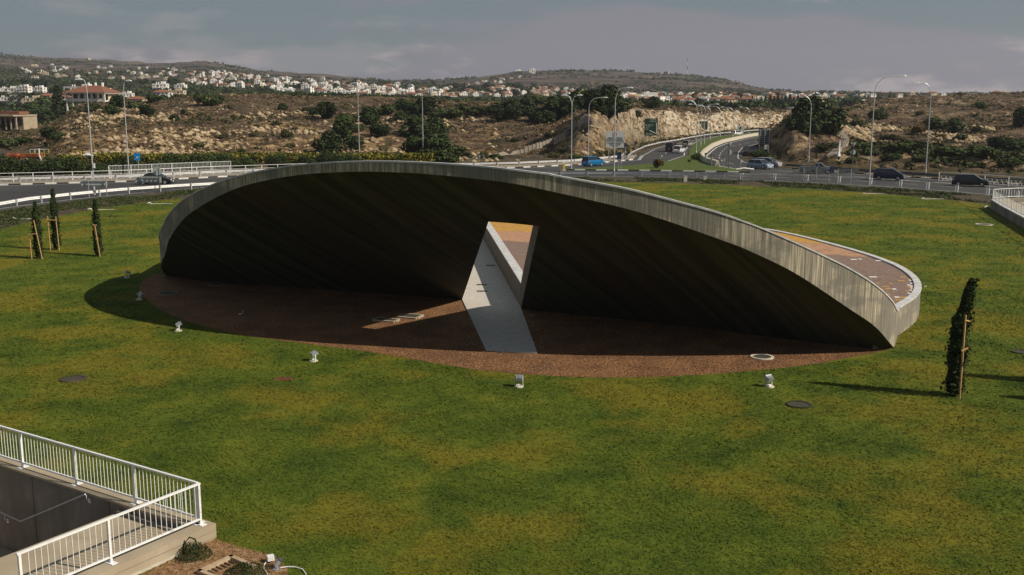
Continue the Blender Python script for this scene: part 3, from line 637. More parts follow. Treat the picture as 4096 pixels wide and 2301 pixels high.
# gravel stones as relief (uncountable)
def scatter_stones(name, pts, size, m, kind='stuff', flat=.6, parent=None, squash=1.0):
    n = len(pts); base = np.array([(1, 0, 0), (0, 1, 0), (-1, 0, 0), (0, -1, 0), (0, 0, .8), (0, 0, -.4)], float)
    F0 = np.array([(0, 1, 4), (1, 2, 4), (2, 3, 4), (3, 0, 4), (1, 0, 5), (2, 1, 5), (3, 2, 5), (0, 3, 5)])
    a = rng.uniform(0, 6.28, n); s = rng.uniform(.5, 1.5, n)[:, None, None] * np.asarray(size).reshape(-1, 1, 1); V = np.repeat(base[None], n, 0) * rng.uniform(.65, 1.35, (n, 6, 3)); V[:, :, 2] *= flat
    c, s_ = np.cos(a)[:, None], np.sin(a)[:, None]; x = V[:, :, 0] * c - V[:, :, 1] * s_; y = V[:, :, 0] * s_ + V[:, :, 1] * c; V = np.stack([x, y, V[:, :, 2]], -1) * s + pts[:, None, :]
    Fc = (F0[None] + (np.arange(n) * 6)[:, None, None]).reshape(-1, 3); o = link(name, fast_mesh(name, V.reshape(-1, 3), Fc, [m]), parent); o['kind'] = kind; return o
P = np.c_[rng.uniform(-22, 17.5, 26000), rng.uniform(40.3, 50, 26000), np.full(26000, .012)]; P = P[inside(P, GRVP) & ~inside(P, PATH)][:14000]
scatter_stones('gravel_stones', P, .028, 'gravel')
P = np.c_[rng.uniform(-4, 4, 1500), rng.uniform(41, 56, 1500), np.full(1500, .02)]; dd = np.abs(P[:, 0] - np.where(P[:, 0] > 0, 1.0, -1.5)) ; P = P[inside(P, GRVP) & ~inside(P, PATH) & (rng.uniform(size=1500) < np.exp(-dd / .7))]
scatter_stones('pale_stones', P, .026, 'conc_light')

# ---------------------------------------------------------------- things standing on the lawn
def manhole(X, Y, r, label, ring='conc_light', cat='manhole', square=False, rect=None):
    p = un(X, Y); t = thing('manhole_cover' if not square else 'access_hatch', label, cat, (p[0], p[1], 0))
    if square:
        q = MB(); w, d = rect; 
        for c, s in (((0, d / 2), (w, .14)), ((0, -d / 2), (w, .14)), ((w / 2, 0), (.14, d - .14)), ((-w / 2, 0), (.14, d - .14))): q.box((c[0], c[1], .04), (s[0], s[1], .08), 'conc_ramp')
        q.build('frame', t); MB().box((0, 0, .05), (w - .14, d - .14, .03), 'manhole').build('lid', t); t.rotation_euler.z = R(-20)
    else:
        q = MB(); n = 28; vs = []
        for z, rr in ((0, r * 1.02), (.05, r), (.05, r * .78), (.02, r * .78)): vs += [(math.cos(2 * math.pi * k / n) * rr, math.sin(2 * math.pi * k / n) * rr, z) for k in range(n)]
        q.add(vs, [(j * n + k, j * n + (k + 1) % n, (j + 1) * n + (k + 1) % n, (j + 1) * n + k) for j in range(3) for k in range(n)], ring); q.build('ring', t)
        MB().disc((0, 0, .01), r * .78, .02, 'manhole', 28).build('lid', t)
    return t
manhole(3048, 1430, .50, 'round manhole with pale concrete ring in the red gravel near the low end')
manhole(294, 1518, .52, 'sunken dark manhole ringed by worn turf in the near left lawn', 'verge')
manhole(3197, 1621, .46, 'sunken dark manhole with soil rim in the lawn right of centre', 'verge')
manhole(3937, 899, .75, 'pale-ringed manhole in the far lawn beside the curved ramp wall')
manhole(4085, 1410, .4, 'manhole with thin pale rim cut by the right edge of the lawn', 'verge')
manhole(870, 1138, .5, 'shaded round manhole at the foot of the shell, farther of two on the left', 'jamb')
manhole(672, 1175, .6, 'shaded round manhole at the left end of the gravel, nearer of two', 'jamb')
manhole(1640, 1268, 0, 'square pale-framed hatch lying in the strip of sunlight', square=True, rect=(1.12, .85), cat='hatch')
manhole(1545, 1283, 0, 'narrow pale-framed hatch half in shade beside the sunlit strip', square=True, rect=(1.2, .6), cat='hatch')
p = un(1135, 1517); t = thing('drain_grate', 'rusty red slotted drain grate set in the lawn', 'drain', (p[0], p[1], 0))
MB().box((0, 0, .015), (.68, .42, .03), 'rust').build('frame', t)
for k in range(9): MB().box((-.28 + k * .07, 0, .034), (.02, .34, .01), 'manhole').build('slot', t)

def floodlight(X, Y, rz, label, tilt, s=1.0, low=False):
    p = un(X, Y); t = thing('floodlight', label, 'floodlight', (p[0], p[1], 0), rz, 'floodlights around the monument'); t.scale = (s * .9,) * 3
    MB().disc((0, 0, 0), .21, .05, 'conc_light', 20, r2=.19).build('base', t)
    MB().box((-.05, -.04, .09), (.14, .12, .07), 'white_paint').build('control_gear', t)
    for sx in (-1, 1): MB().box((sx * .17, .05, .20), (.025, .05, .30), 'white_paint' if sx > 0 else 'galv').build('bracket_arm', t)
    h = link('lamp_housing', None, t, (0, .05, .36)); 
    q = MB(); vs = [(-.17, -.16, -.05), (.17, -.16, -.05), (.19, .16, -.06), (-.19, .16, -.06), (-.13, -.14, .07), (.13, -.14, .07), (.17, .14, .09), (-.17, .14, .09)]
    q.add(vs, [(0, 3, 2, 1), (4, 5, 6, 7), (0, 1, 5, 4), (1, 2, 6, 5), (2, 3, 7, 6), (3, 0, 4, 7)], 'galv')
    for k in range(5): q.box((-.12 + k * .06, -.03, .085), (.012, .22, .04), 'galv')
    me_ = q.build('lamp_housing', t, (0, .05, .37)); me_.rotation_euler.x = R(tilt); bpy.data.objects.remove(h)
    g = MB().box((0, .165, .012), (.33, .012, .13), 'lens').build('lens', me_); return t
floodlight(508, 1112, R(-40), 'shaded floodlight at the far left edge of the big shadow', -20)
floodlight(557, 1200, R(-60), 'dim floodlight wholly inside the left shadow', 35)
floodlight(713, 1325, R(-70), 'white floodlight just in front of the shadow on the left lawn', 28)
floodlight(1254, 1445, R(-62), 'white floodlight on round base before the left edge of the gravel', 22)
floodlight(2076, 1548, R(-5), 'floodlight on two legs in the lawn below the path', 20)
floodlight(3078, 1548, R(30), 'white floodlight below the right end of the gravel bed', 38)
p = un(960, 1258); t = thing('floodlight', 'tiny shaded spotlight in the gravel under the overhang', 'floodlight', (p[0], p[1], 0), group='floodlights around the monument')
MB().disc((0, 0, 0), .07, .04, 'white_paint').build('base', t); MB().tube([(.1, .1, .0), (.14, .1, .2)], .03, 'galv').build('lamp_housing', t)

def leafy(name, pts, nrm, size, mats, parent=None, midx=None, aspect=1.0, quad=True, loc=None):
    n = len(pts); nrm = nrm + rng.normal(size=(n, 3)) * .55; nrm /= np.linalg.norm(nrm, axis=1)[:, None]
    a = np.cross(nrm, rng.normal(size=(n, 3))); a /= np.linalg.norm(a, axis=1)[:, None]; b_ = np.cross(nrm, a); sz = (rng.uniform(.6, 1.4, n) * size)[:, None]
    V = np.stack([pts - a * sz, pts - b_ * sz * .6 * aspect, pts + a * sz, pts + b_ * sz * .6 * aspect], 1).reshape(-1, 3); Fc = np.arange(4 * n).reshape(-1, 4)
    me = fast_mesh(name, V, Fc, mats, midx); return me
def crown_mesh(name, seed, n, w, h, mats, size, z0=.15, lobes=9):
    r = np.random.default_rng(seed); pts, nr = [], []
    for k in range(lobes):  # lobes fill the crown down to the ground
        an = r.uniform(0, 6.28); rr = r.uniform(0, .62) ** .8; cx, cy = math.cos(an) * rr * w, math.sin(an) * rr * w; cz = z0 + h * (.28 + .50 * r.uniform() * (1 - rr * .55)); lw = w * r.uniform(.34, .52); lh = h * r.uniform(.26, .38)
        m = n // lobes; d = r.normal(size=(m, 3)); d /= np.linalg.norm(d, axis=1)[:, None]; rad = r.uniform(.72, 1.05, m)[:, None]
        p = d * rad * [lw, lw, lh] + [cx, cy, cz]; p[:, 2] = np.maximum(p[:, 2], z0 * .3 + r.uniform(0, .15 * h, m)); pts.append(p); nr.append(d)
    pts, nr = np.vstack(pts), np.vstack(nr); mi = (r.uniform(size=len(pts)) < .22).astype(int) if len(mats) > 1 else None
    return leafy(name, pts, nr, size, mats, midx=mi)
def column_mesh(name, seed, n, w, h, mats, size, lean=0.0):
    r = np.random.default_rng(seed); z = r.uniform(.02, 1, n) ** .9; pw = np.clip(np.sin(np.clip(z, 0, 1) ** .75 * math.pi) * .35 + .75 - .55 * z ** 3, .12, 1) * (1 + .22 * np.sin(z * 23 + seed) * r.uniform(.3, 1, n))
    an = r.uniform(0, 6.28, n); rad = w * pw * r.uniform(.45, 1.08, n); pts = np.c_[np.cos(an) * rad + lean * np.clip(z - .55, 0, 1) * 2.2 * h * .7, np.sin(an) * rad, z * h]
    sp = r.uniform(size=n) < .12; pts[sp, :2] *= r.uniform(1.15, 1.8, sp.sum())[:, None]
    me = leafy(name, pts, np.c_[np.cos(an), np.sin(an), r.uniform(-.2, .9, n)], size, mats, midx=(r.uniform(size=n) < .25).astype(int)); return me

def young_cypress(X, Y, h, w, label, stakes, lean=0.0, seed=1, n=5200):
    p = un(X, Y); t = thing('young_cypress', label, 'cypress tree', (p[0], p[1], 0), 0, 'young staked cypresses on the lawn')
    link('crown', column_mesh('crown', seed, n, w, h, ['cypress_leaf', 'leaf_dark'], .075, lean), t)
    MB().tube([(0, 0, 0), (0, 0, h * .5), (lean * h * .4, 0, h * .85)], [.07, .05, .02], 'bark').build('trunk', t)
    for (a, b_) in stakes: MB().tube([(a[0] * .72, a[1] * .9, a[2]), (b_[0] * .72, b_[1] * .9, b_[2])], .035, 'stake').build('stake', t)
    return t
young_cypress(157, 1034, 4.0, .26, 'young cypress, leftmost of the three with wooden stakes', [((.55, -.45, 0), (.05, -.5, 2.75)), ((-.5, -.4, 0), (-.55, -.4, 1.75)), ((-.62, -.5, 1.75), (.25, -.55, 1.8))], 0.0, 3)
young_cypress(228, 999, 4.5, .25, 'young cypress, tallest and middle of the three on the left lawn', [((.45, -.4, 0), (.35, -.4, 2.5)), ((-.45, -.4, 0), (-.5, -.4, 2.55)), ((-.6, -.45, 2.25), (.5, -.45, 2.25))], .0, 4)
young_cypress(395, 1024, 4.0, .25, 'young cypress nearest the shell, with a leaning double stake', [((.3, -.4, 0), (-.1, -.45, 2.3)), ((.38, -.5, 0), (.08, -.5, 2.25)), ((-.15, -.5, 2.25), (.25, -.5, 2.28)), ((.1, -.55, 1.25), (.35, -.5, 1.28))], .0, 5)
young_cypress(3816, 1583, 4.45, .28, 'solitary dark cypress with bent tip standing in the right lawn', [((.02, -.5, 0), (.0, -.5, 3.2)), ((-.05, -.55, 3.0), (.25, -.45, 2.95)), ((-.1, -.55, 1.85), (.25, -.5, 1.95))], .10, 6, 7500)
for (dx, dy, lb, sd) in ((24.6, 35.6, 'cypress outside the view whose long shadow crosses the right lawn', 7), (24.0, 38.9, 'second cypress outside the view, farther from the camera', 8)):
    t = thing('young_cypress', lb, 'cypress tree', (dx, dy, 0), 0, 'young staked cypresses on the lawn'); link('crown', column_mesh('crown', sd, 2500, .45, 5.2, ['cypress_leaf', 'leaf_dark'], .11), t); MB().tube([(0, 0, 0), (0, 0, 2.5)], .06, 'bark').build('trunk', t)

# grass: blades in the near lawn
def blades(n, y0, y1, seed):
    r = np.random.default_rng(seed); y = y0 * (y1 / y0) ** r.uniform(0, 1, n); x = r.uniform(-.56, .56, n) * (y + 2)
    P = np.c_[x, y]; k = inside(P, LAWN) & ~inside(P, PIT) & ~inside(P + r.normal(size=P.shape) * .10, GRVP) & ~inside(P + r.normal(size=P.shape) * .12, DIRT) & ~inside(P, PLAZA); P = P[k]
    dens = vnoise(P[:, 0], P[:, 1], 1.3, 5) + vnoise(P[:, 0], P[:, 1], .35, 6); P = P[r.uniform(size=len(P)) < .75 + dens * .5]; n = len(P); q = P[:, 1] / 22
    a = r.uniform(0, 6.28, n); w = r.uniform(.012, .026, n) * q ** .7; h = .036 * r.uniform(.5, 1.3, n) * q ** .25; lx = r.normal(size=n) * .065 * q ** .5; ly = r.normal(size=n) * .065 * q ** .5
    return np.stack([np.c_[P[:, 0] - np.cos(a) * w, P[:, 1] - np.sin(a) * w, np.zeros(n)], np.c_[P[:, 0] + np.cos(a) * w, P[:, 1] + np.sin(a) * w, np.zeros(n)], np.c_[P[:, 0] + lx, P[:, 1] + ly, h]], 1).reshape(-1, 3)
PLAZA = [tuple(p[:2]) for p in rimc] + DR
DIRT = [(-7.62, 24.9), (-6.9, 24.45), (-5.9, 23.95), (-5.35, 23.2), (-5.1, 22.0), (-5.0, 19), (-13, 19), (-9.6, 21.2)]
V = np.vstack([blades(520000, 20, 60, 1), blades(260000, 60, 140, 2)])
o = link('grass', fast_mesh('grass', V, np.arange(len(V)).reshape(-1, 3), ['grass_blade'])); o['kind'] = 'stuff'
poly_sheet('soil_patch', DIRT, .008, 'soil')

# ---------------------------------------------------------------- sunken ramp at the lower left
rp = thing('ramp', 'sunken concrete ramp with pale coping walls and landing in the near left corner', 'ramp')
def rbox(name, a0, a1, b0, b1, z0, z1, m, parent=rp):
    q = MB(); vs = [RA(a, b_, z) for z in (z0, z1) for a, b_ in ((a0, b0), (a1, b0), (a1, b1), (a0, b1))]
    q.add(vs, [(0, 1, 2, 3), (7, 6, 5, 4), (0, 4, 5, 1), (1, 5, 6, 2), (2, 6, 7, 3), (3, 7, 4, 0)], m); return q.build(name, parent, recalc=True)
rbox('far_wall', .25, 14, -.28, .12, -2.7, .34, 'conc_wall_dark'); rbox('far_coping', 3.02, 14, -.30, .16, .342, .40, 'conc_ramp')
rbox('far_coping', .25, 3.0, -.30, .16, .342, .40, 'conc_ramp')
rbox('near_wall', -.3, .24, -.30, 9, -2.7, .40, 'conc_ramp')
for zz in (.22, .04): rbox('board_joint', -.306, -.3, -.28, 9, zz, zz + .012, 'conc_wall_dark')
rbox('landing', .25, 2.95, .13, 9, -2.7, .14, 'conc_ramp'); rbox('step', .25, 2.95, .13, .30, .142, .2, 'conc_wall_dark')
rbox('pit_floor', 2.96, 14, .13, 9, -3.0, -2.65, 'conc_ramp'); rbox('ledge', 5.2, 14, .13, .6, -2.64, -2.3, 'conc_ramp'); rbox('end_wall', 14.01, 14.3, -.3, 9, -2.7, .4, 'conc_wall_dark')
for a in (3.4, 6.9, 10.4): rbox('wall_joint', a, a + .025, .12, .124, -2.6, .33, 'manhole')
rbox('footing', -.36, -.31, .9, 7, -.02, .06, 'conc_light')
def railing(pfun, d0, d1, posts, z0, label, step=.15, endfoot=True):
    t = thing('railing', label, 'railing', (0, 0, 0))
    A, B = pfun(d0), pfun(d1); ang = math.atan2(B[1] - A[1], B[0] - A[0]); L = abs(d1 - d0); mid = ((A[0] + B[0]) / 2, (A[1] + B[1]) / 2)
    MB().box((mid[0], mid[1], z0 + 1.08), (L + .05, .065, .045), 'white_paint', ang).build('top_rail', t)
    MB().box((mid[0], mid[1], z0 + .15), (L, .05, .04), 'white_paint', ang).build('bottom_rail', t)
    me = None
    k = 0; d = d0 + step
    while d < d1 - .03:
        if all(abs(d - q) > .06 for q in posts):
            p = pfun(d)
            if me is None: me = MB().box((0, 0, 0), (.013, .013, .90), 'white_paint').build('baluster', t, (p[0], p[1], z0 + .61), ang)
            else:
                c = me.copy(); COL.objects.link(c); c.location = (p[0], p[1], z0 + .61)
        d += step
    for q in posts:
        p = pfun(q); po = MB().box((0, 0, 0), (.06, .06, 1.06), 'white_paint').build('post', t, (p[0], p[1], z0 + .535), ang)
        MB().box((0, 0, -.525), (.16, .30, .018), 'white_paint').build('foot_plate', po)
    return t
railing(lambda d: RA(d, -.07), .06, 13.5, [.08, 2.52, 5.08, 7.62, 10.15, 12.7], .40, 'white baluster railing along the far wall of the sunken ramp')
railing(lambda d: RA(-.03, d), -.06, 4.83, [-.04, 2.6, 4.8], .40, 'white baluster railing along the near wall, meeting the other at the corner')
hr = thing('handrail', 'round steel handrail bent in a shallow V on the ramp wall', 'handrail')
A_, B_, D_ = und(341, 1979, RA(4.4, .25)[1]), None, None
def onwall(X, Y, off=.30):               # point on the far wall's face seen at pixel
    n = np.array([BX[0], BX[1], 0]); q = np.array(RA(0, off)); r = ray(X, Y); o0 = np.array([0, 0, H]); t_ = n.dot(q - o0) / n.dot(r); return o0 + r * t_
h1, h2, h3 = onwall(341, 1978), onwall(82, 2086), onwall(-60, 2020)
MB().tube([h1, h2], .024, 'galv', 8).build('rail', hr); MB().tube([h2, h3], .024, 'galv', 8).build('rail', hr)
for X, Y in ((345, 1982), (18, 2062)):
    a = onwall(X, Y); b_ = onwall(X + 14, Y + 22, .13); MB().tube([a, (a[0], a[1], a[2] - .12), b_], .012, 'white_paint', 6).build('bracket', hr); MB().box(b_, (.09, .03, .12), 'white_paint', math.atan2(AX[1], AX[0])).build('bracket', hr)
# bits in the soil patch
def spray(name, seed, n, r, h, mats, size):
    g = np.random.default_rng(seed); an = g.uniform(0, 6.28, n); rad = r * g.uniform(0, 1, n) ** .6; z = h * (1 - (rad / r) ** 2) * g.uniform(.15, 1, n); pts = np.c_[np.cos(an) * rad, np.sin(an) * rad, z]
    return leafy(name, pts, np.c_[np.cos(an), np.sin(an), np.full(n, .5)], size, mats, midx=(g.uniform(size=n) < .3).astype(int), aspect=.4)
p = un(775, 2222); t = thing('shrub', 'low feathery green shrub with brown base beside the ramp wall', 'shrub', (p[0], p[1], 0)); link('foliage', spray('foliage', 3, 1500, .46, .34, ['leaf_mid', 'leaf_olive'], .035), t); link('dry_stems', spray('dry_stems', 4, 350, .36, .12, ['bark', 'dry'], .035), t, (-.1, -.18, 0))
pt_ = [(-.28, .1, 0), (-.25, .12, .25), (-.12, .12, .42), (.02, .1, .38), (.08, .08, .2)]; MB().tube(pt_, .022, 'leaf_dark').build('drooping_shoot', t)
p = un(985, 2295); t = thing('shrub', 'dark juniper shrub spilling over the timber frame', 'shrub', (p[0], p[1], 0)); link('foliage', spray('foliage', 5, 1900, .55, .24, ['leaf_dark', 'leaf_mid'], .032), t)
t = thing('planter_frame', 'light timber planter frame with dark slats at the bottom edge', 'planter', (0, 0, 0))
q0, q1, q2 = un(800, 2296), un(925, 2238), un(945, 2250)
for a, b_ in ((q0, q1), (q1, q2 + [.5, -.35, 0]), (q0, q0 + [.6, -.42, 0])):
    d = b_ - a; MB().box(((a[0] + b_[0]) / 2, (a[1] + b_[1]) / 2, .05), (np.hypot(d[0], d[1]) + .1, .11, .1), 'beam_wood', math.atan2(d[1], d[0])).build('beam', t)
for k in range(7):
    a = q0 + (q1 - q0) * (k + .5) / 7.5; b_ = a + [.22, -.16, 0]; d = b_ - a; MB().box(((a[0] + b_[0]) / 2, (a[1] + b_[1]) / 2, .03), (.3, .03, .02), 'bark', math.atan2(d[1], d[0])).build('slat', t)
p = un(1083, 2250); t = thing('junction_box', 'white electrical junction box on the soil edge', 'electrical box', (p[0], p[1], 0), R(25)); MB().box((0, 0, .12), (.16, .14, .12), 'white_paint').build('housing', t); MB().tube([(-.02, 0, 0), (-.02, 0, .07)], .03, 'manhole').build('stem', t)
p = un(1108, 2278); t = thing('spike_lamp', 'tilted silver spotlight next to the junction box', 'garden lamp', (p[0], p[1], 0)); 
MB().disc((0, 0, 0), .10, .02, 'galv', 16).build('base', t); MB().tube([(0, 0, .02), (.0, 0, .1)], .02, 'galv').build('stem', t); MB().tube([(-.03, -.02, .08), (.07, .07, .23)], [.05, .065], 'galv', 12).build('head', t)
MB().tube([(.055, .06, .215), (.085, .085, .25)], [.088, .092], 'galv_dark', 14).build('hood', t)
pts = [un(x, y) + [0, 0, .03] for x, y in ((1070, 2246), (1058, 2262), (1055, 2280), (1070, 2301))]; tag(MB().tube(pts, .014, 'cable_white').build('cable'), 'short white cable hanging from the junction box', 'cable')
pts = [un(x, y) + [0, 0, .03] for x, y in ((1122, 2276), (1150, 2272), (1180, 2273), (1210, 2282), (1224, 2301))]; tag(MB().tube(pts, .016, 'cable_white').build('cable'), 'curved white cable running from the spotlight across the lawn edge', 'cable')
P = np.c_[rng.uniform(-10, -4.5, 4000), rng.uniform(20, 25, 4000), np.full(4000, .015)]; P = P[inside(P, DIRT)]; scatter_stones('soil_stones', P, .022, 'soil')
# small litter on the lawns
for i, (X, Y, s, lb) in enumerate([(3697, 1149, .16, 'small white scrap lying on the lawn right of the drum'), (3452, 777, .3, 'pale sprinkler head at the far verge'), (3687, 798, .35, 'white sprinkler by the lawn edge near the right road'), (3938, 832, .45, 'white hose fitting on the verge near the curved ramp'), (45, 878, .4, 'white hose end at the left lawn edge'), (352, 841, .4, 'orange and white hose end behind the staked cypresses'), (590, 817, .4, 'white hose fitting on the left verge')]):
    p = un(X, Y); t = thing('hose_fitting' if i else 'litter', lb, 'hose fitting' if i else 'litter', (p[0], p[1], 0)); MB().tube([(0, 0, s * .15), (s * .5, 0, s * .4), (s, .1, s * .1)], [s * .22, s * .2, s * .1], 'cable_white').build('piece', t)
    if i: MB().tube([(s, .1, .03), (s + 1.4, .3, .03), (s + 2.2, .1, .03)], .03, 'cable_white').build('hose', t)

# ================================================================ STREET FURNITURE
def guardrail(pts, label, post=4.0, m='galv', double=False, z0=0, h=.75, beam=.32):
    t = thing('guardrail', label, 'guardrail'); P = resample(pts, 1.3)
    q = MB(); n = len(P); T = np.gradient(P, axis=0); T /= np.hypot(*T.T)[:, None]; N = np.c_[-T[:, 1], T[:, 0]]
    for side in ((1, -1) if double else (1,)):
        prof = [(.0, h), (.05, h - beam * .25), (.0, h - beam * .5), (.05, h - beam * .75), (.0, h - beam)]; prof = [(a * side + (.09 * side), z) for a, z in prof]
        vs = [(P[i, 0] + N[i, 0] * a, P[i, 1] + N[i, 1] * a, z0 + z) for a, z in prof for i in range(n)]
        q.add(vs, [(j * n + i, j * n + i + 1, (j + 1) * n + i + 1, (j + 1) * n + i) for j in range(4) for i in range(n - 1)], m)
    q.build('beam', t); Q = resample(pts, post); me = None
    for i in range(len(Q)):
        d = Q[min(i + 1, len(Q) - 1)] - Q[max(i - 1, 0)]; a = math.atan2(d[1], d[0])
        if me is None: me = MB().box((0, 0, 0), (.12, .12, h + .06), 'lamp_pole' if m != 'galv_dark' else m).build('post', t, (Q[i, 0], Q[i, 1], z0 + h / 2), a)
        else: c = me.copy(); COL.objects.link(c); c.location = (Q[i, 0], Q[i, 1], z0 + h / 2); c.rotation_euler.z = a
    return t
IN = [(-52, 105), (-51.5, 111), (-49.2, 116.6), (-46.2, 122.4), (-42, 127.2), (-40.2, 129)]
guardrail([(-51.5, 88), (-52.2, 97)] + IN + [(-34, 134.2), (-27, 139.5), (-20, 143.8)], 'pale steel guardrail round the left inner edge of the roundabout', 4.2, 'white_paint')
guardrail([(-12, 147.5), (-4, 149.8), (5, 151), (15.6, 150.6), (23.2, 149.2), (30, 147.2)], 'steel guardrail behind the middle of the lawn', 3.9)
# right inner edge: paired posts, thin rail
t = thing('bollard_row', 'row of paired grey marker posts along the right inner edge of the roundabout', 'bollard row'); Q = resample([(32.2, 146.4), (38.3, 144.4), (42, 142), (46.2, 138.8), (50.1, 133.4), (52.0, 129.2), (54.2, 124.6), (56.4, 120), (58, 114), (59.4, 108), (60.2, 100)], 4.3)
for i, q_ in enumerate(Q):
    for s in (-1, 1): MB().tube([(q_[0] + s * .16, q_[1], -.1), (q_[0] + s * .16 + .05, q_[1], .82)], .075, 'lamp_pole' if s < 0 else 'white_paint', 6).build('post', t)
tag(MB().tube([(p_[0], p_[1], .62) for p_ in Q[:4]], .05, 'galv').build('rail', t))
guardrail(offset([(-300, 74), (-170, 104)] + OUT_L[2:], 2.2), 'cream guardrail along the outer edge of the road on the left and centre', 4.0, 'coping', z0=.09)
guardrail(offset(OUT_L[-2:] + MW_L, 1.0), 'pale guardrail following the motorway into the rock cutting', 4.0, 'coping', z0=.0)
guardrail(offset([(45.2, 168.4)] + OUT_R, -1.4), 'dark steel guardrail along the far right edge of the road', 4.0, 'galv_dark', h=.85, beam=.38)
def fence_panel_mesh(L, h, braces=True):
    q = MB(); q.tube([(0, 0, h), (L, 0, h)], .035, 'white_paint', 4); q.tube([(0, 0, h * .62), (L, 0, h * .62)], .02, 'white_paint', 4); q.tube([(0, 0, .12), (L, 0, .12)], .02, 'white_paint', 4)
    k = int(L / .62)
    if braces:
        for i in range(k): q.tube([(i * L / k, 0, .12), ((i + .5) * L / k, 0, h * .6), ((i + 1) * L / k, 0, .12)], .016, 'white_paint', 3)
    else:
        for i in range(int(L / .2)): q.tube([(i * .2 + .1, 0, .12), (i * .2 + .1, 0, h)], .014, 'white_paint', 3)
    return q
def panel_fence(pts, L, h, label, z0=.09, braces=True, gap=.0):
    t = thing('railing_fence', label, 'fence'); Q = resample(pts, L); me = None; pm = None
    for i in range(len(Q)):
        if i < len(Q) - 1:
            d = Q[i + 1] - Q[i]; a = math.atan2(d[1], d[0]); l = np.hypot(*d)
            if me is None: me = fence_panel_mesh(l - gap, h, braces).build('panel', t, (Q[i, 0], Q[i, 1], z0), a)
            else: c = me.copy(); COL.objects.link(c); c.location = (Q[i, 0], Q[i, 1], z0); c.rotation_euler.z = a
        if pm is None: pm = MB().box((0, 0, 0), (.09, .09, h + .05), 'white_paint').build('post', t, (Q[i, 0], Q[i, 1], z0 + h / 2))
        else: c = pm.copy(); COL.objects.link(c); c.location = (Q[i, 0], Q[i, 1], z0 + h / 2)
    return t
OFFF = offset([(-300, 74), (-170, 104)] + OUT_L[2:], 4.6)
panel_fence([tuple(p) for p in resample(OFFF, 4) if -110 < p[0] < -20], 2.45, 1.15, 'white pedestrian fence with diagonal braces behind the left road')
o6 = offset([(-300, 74), (-170, 104)] + OUT_L[2:], 6.2); panel_fence([tuple(p) for p in resample(o6, 3) if -58 < p[0] < -40], 3.1, 1.75, 'taller white bar fence behind the pedestrian fence, near the blue sign', braces=False)
wf = offset([(45.2, 168.4)] + OUT_R, -4.2); panel_fence([tuple(p) for p in resample(wf, 3) if 57 < p[0] < 110], 3.3, 1.25, 'ornamental white bent-pipe fence behind the right guardrail')

def lamp(X, Yb, h, Ltop, label, double=0.0, d=None, bend=2.0, rp_=.085):
    p = un(X, Yb) if d is None else und(X, Yb, d); t = thing('street_lamp', label, 'street lamp', (p[0], p[1], 0), 0, 'tall street lamps round the interchange')
    MB().tube([(0, 0, 0), (0, 0, .9), (0, 0, .95), (0, 0, h - bend)], [rp_ * 1.5, rp_ * 1.45, rp_ * 1.15, rp_ * .7], 'lamp_pole', 8).build('pole', t)
    for L in ([Ltop, double] if double else [Ltop]):
        s = 1 if L > 0 else -1; L = abs(L); pts = []
        for k in range(8):
            a = k / 7 * math.pi / 2; pts.append((s * (1 - math.cos(a)) * min(L * .6, bend), 0, h - bend + math.sin(a) * bend * (1 if not double else .93)))
        pts.append((s * L, 0, h + .05)); MB().tube(pts, rp_ * .6, 'lamp_pole', 6).build('arm', t)
        hd = MB(); x0 = s * (L - .1); x1 = s * (L + .7)
        hd.add([(x0, -.10, h), (x0, .10, h), (x1, .13, h - .02), (x1, -.13, h - .02), (x0, -.06, h + .12), (x0, .06, h + .12), ((x0 + x1) / 2, .14, h + .2), (x1, .06, h + .1), (x1, -.06, h + .1), ((x0 + x1) / 2, -.14, h + .2)], [(0, 1, 2, 3), (0, 4, 5, 1), (1, 5, 6), (1, 6, 2), (2, 6, 7), (2, 7, 8, 3), (3, 8, 9), (0, 3, 9), (0, 9, 4), (4, 9, 6, 5), (9, 8, 7, 6)], 'white_paint'); hd.build('lamp_head', t)
    return t
def dh(X, Y, d): return float(und(X, Y, d)[2])
t = lamp(378, 780, 13.2, -.55, 'street lamp at the left, nearer of two, rising through the grey sign back'); MB().box((.2, -.1, 3.4), (.25, .15, .55), 'white_paint').build('box', t)
lamp(517, 715, 13.5, .5, 'street lamp at the left, farther of two, beside the blue sign')
lamp(1438, 640, 13.4, -.8, 'street lamp behind the crest of the shell, left of two', d=200)
lamp(1693, 640, 11.9, -.3, 'street lamp behind the crest of the shell, right of two', d=200)
lamp(2285, 680, 11.6, -.9, 'twin-arm street lamp behind the slanting rim', .9)
lamp(2353, 632, 11.3, 2.8, 'street lamp behind the blue car, arm to the right')
lamp(2456, 705, 12.6, 1.8, 'street lamp standing in front of the white billboard')
lamp(2784, 624, 10.8, -2.8, 'first motorway lamp, arm to the left'); lamp(2802, 588, 10.8, 3.4, 'second motorway lamp, arm to the right', bend=1.6)
lamp(2816, 580, 9.8, -3.4, 'twin-arm motorway lamp with level arms', 2.6, bend=1.4)
lamp(2840, 562, 9.2, -2.9, 'slender lamp beyond the twin-arm motorway lamp'); lamp(2880, 550, 9.0, -3.2, 'slender motorway lamp before the pale rock, left of two')
lamp(2931, 556, 8.8, -3.0, 'slender motorway lamp before the pale rock, right of two'); lamp(2995, 541, 8.6, -2.5, 'farthest motorway lamp against the white rock cutting')
lamp(3234, 650, 11.7, -2.7, 'street lamp beside the big round bush, arm to the left')
lamp(3476, 741, 13.9, 3.2, 'tallest street lamp at the right, its arm pointing right, box on pole'); lamp(3701, 708, 13.3, -1.9, 'street lamp at the right with its arm pointing left')

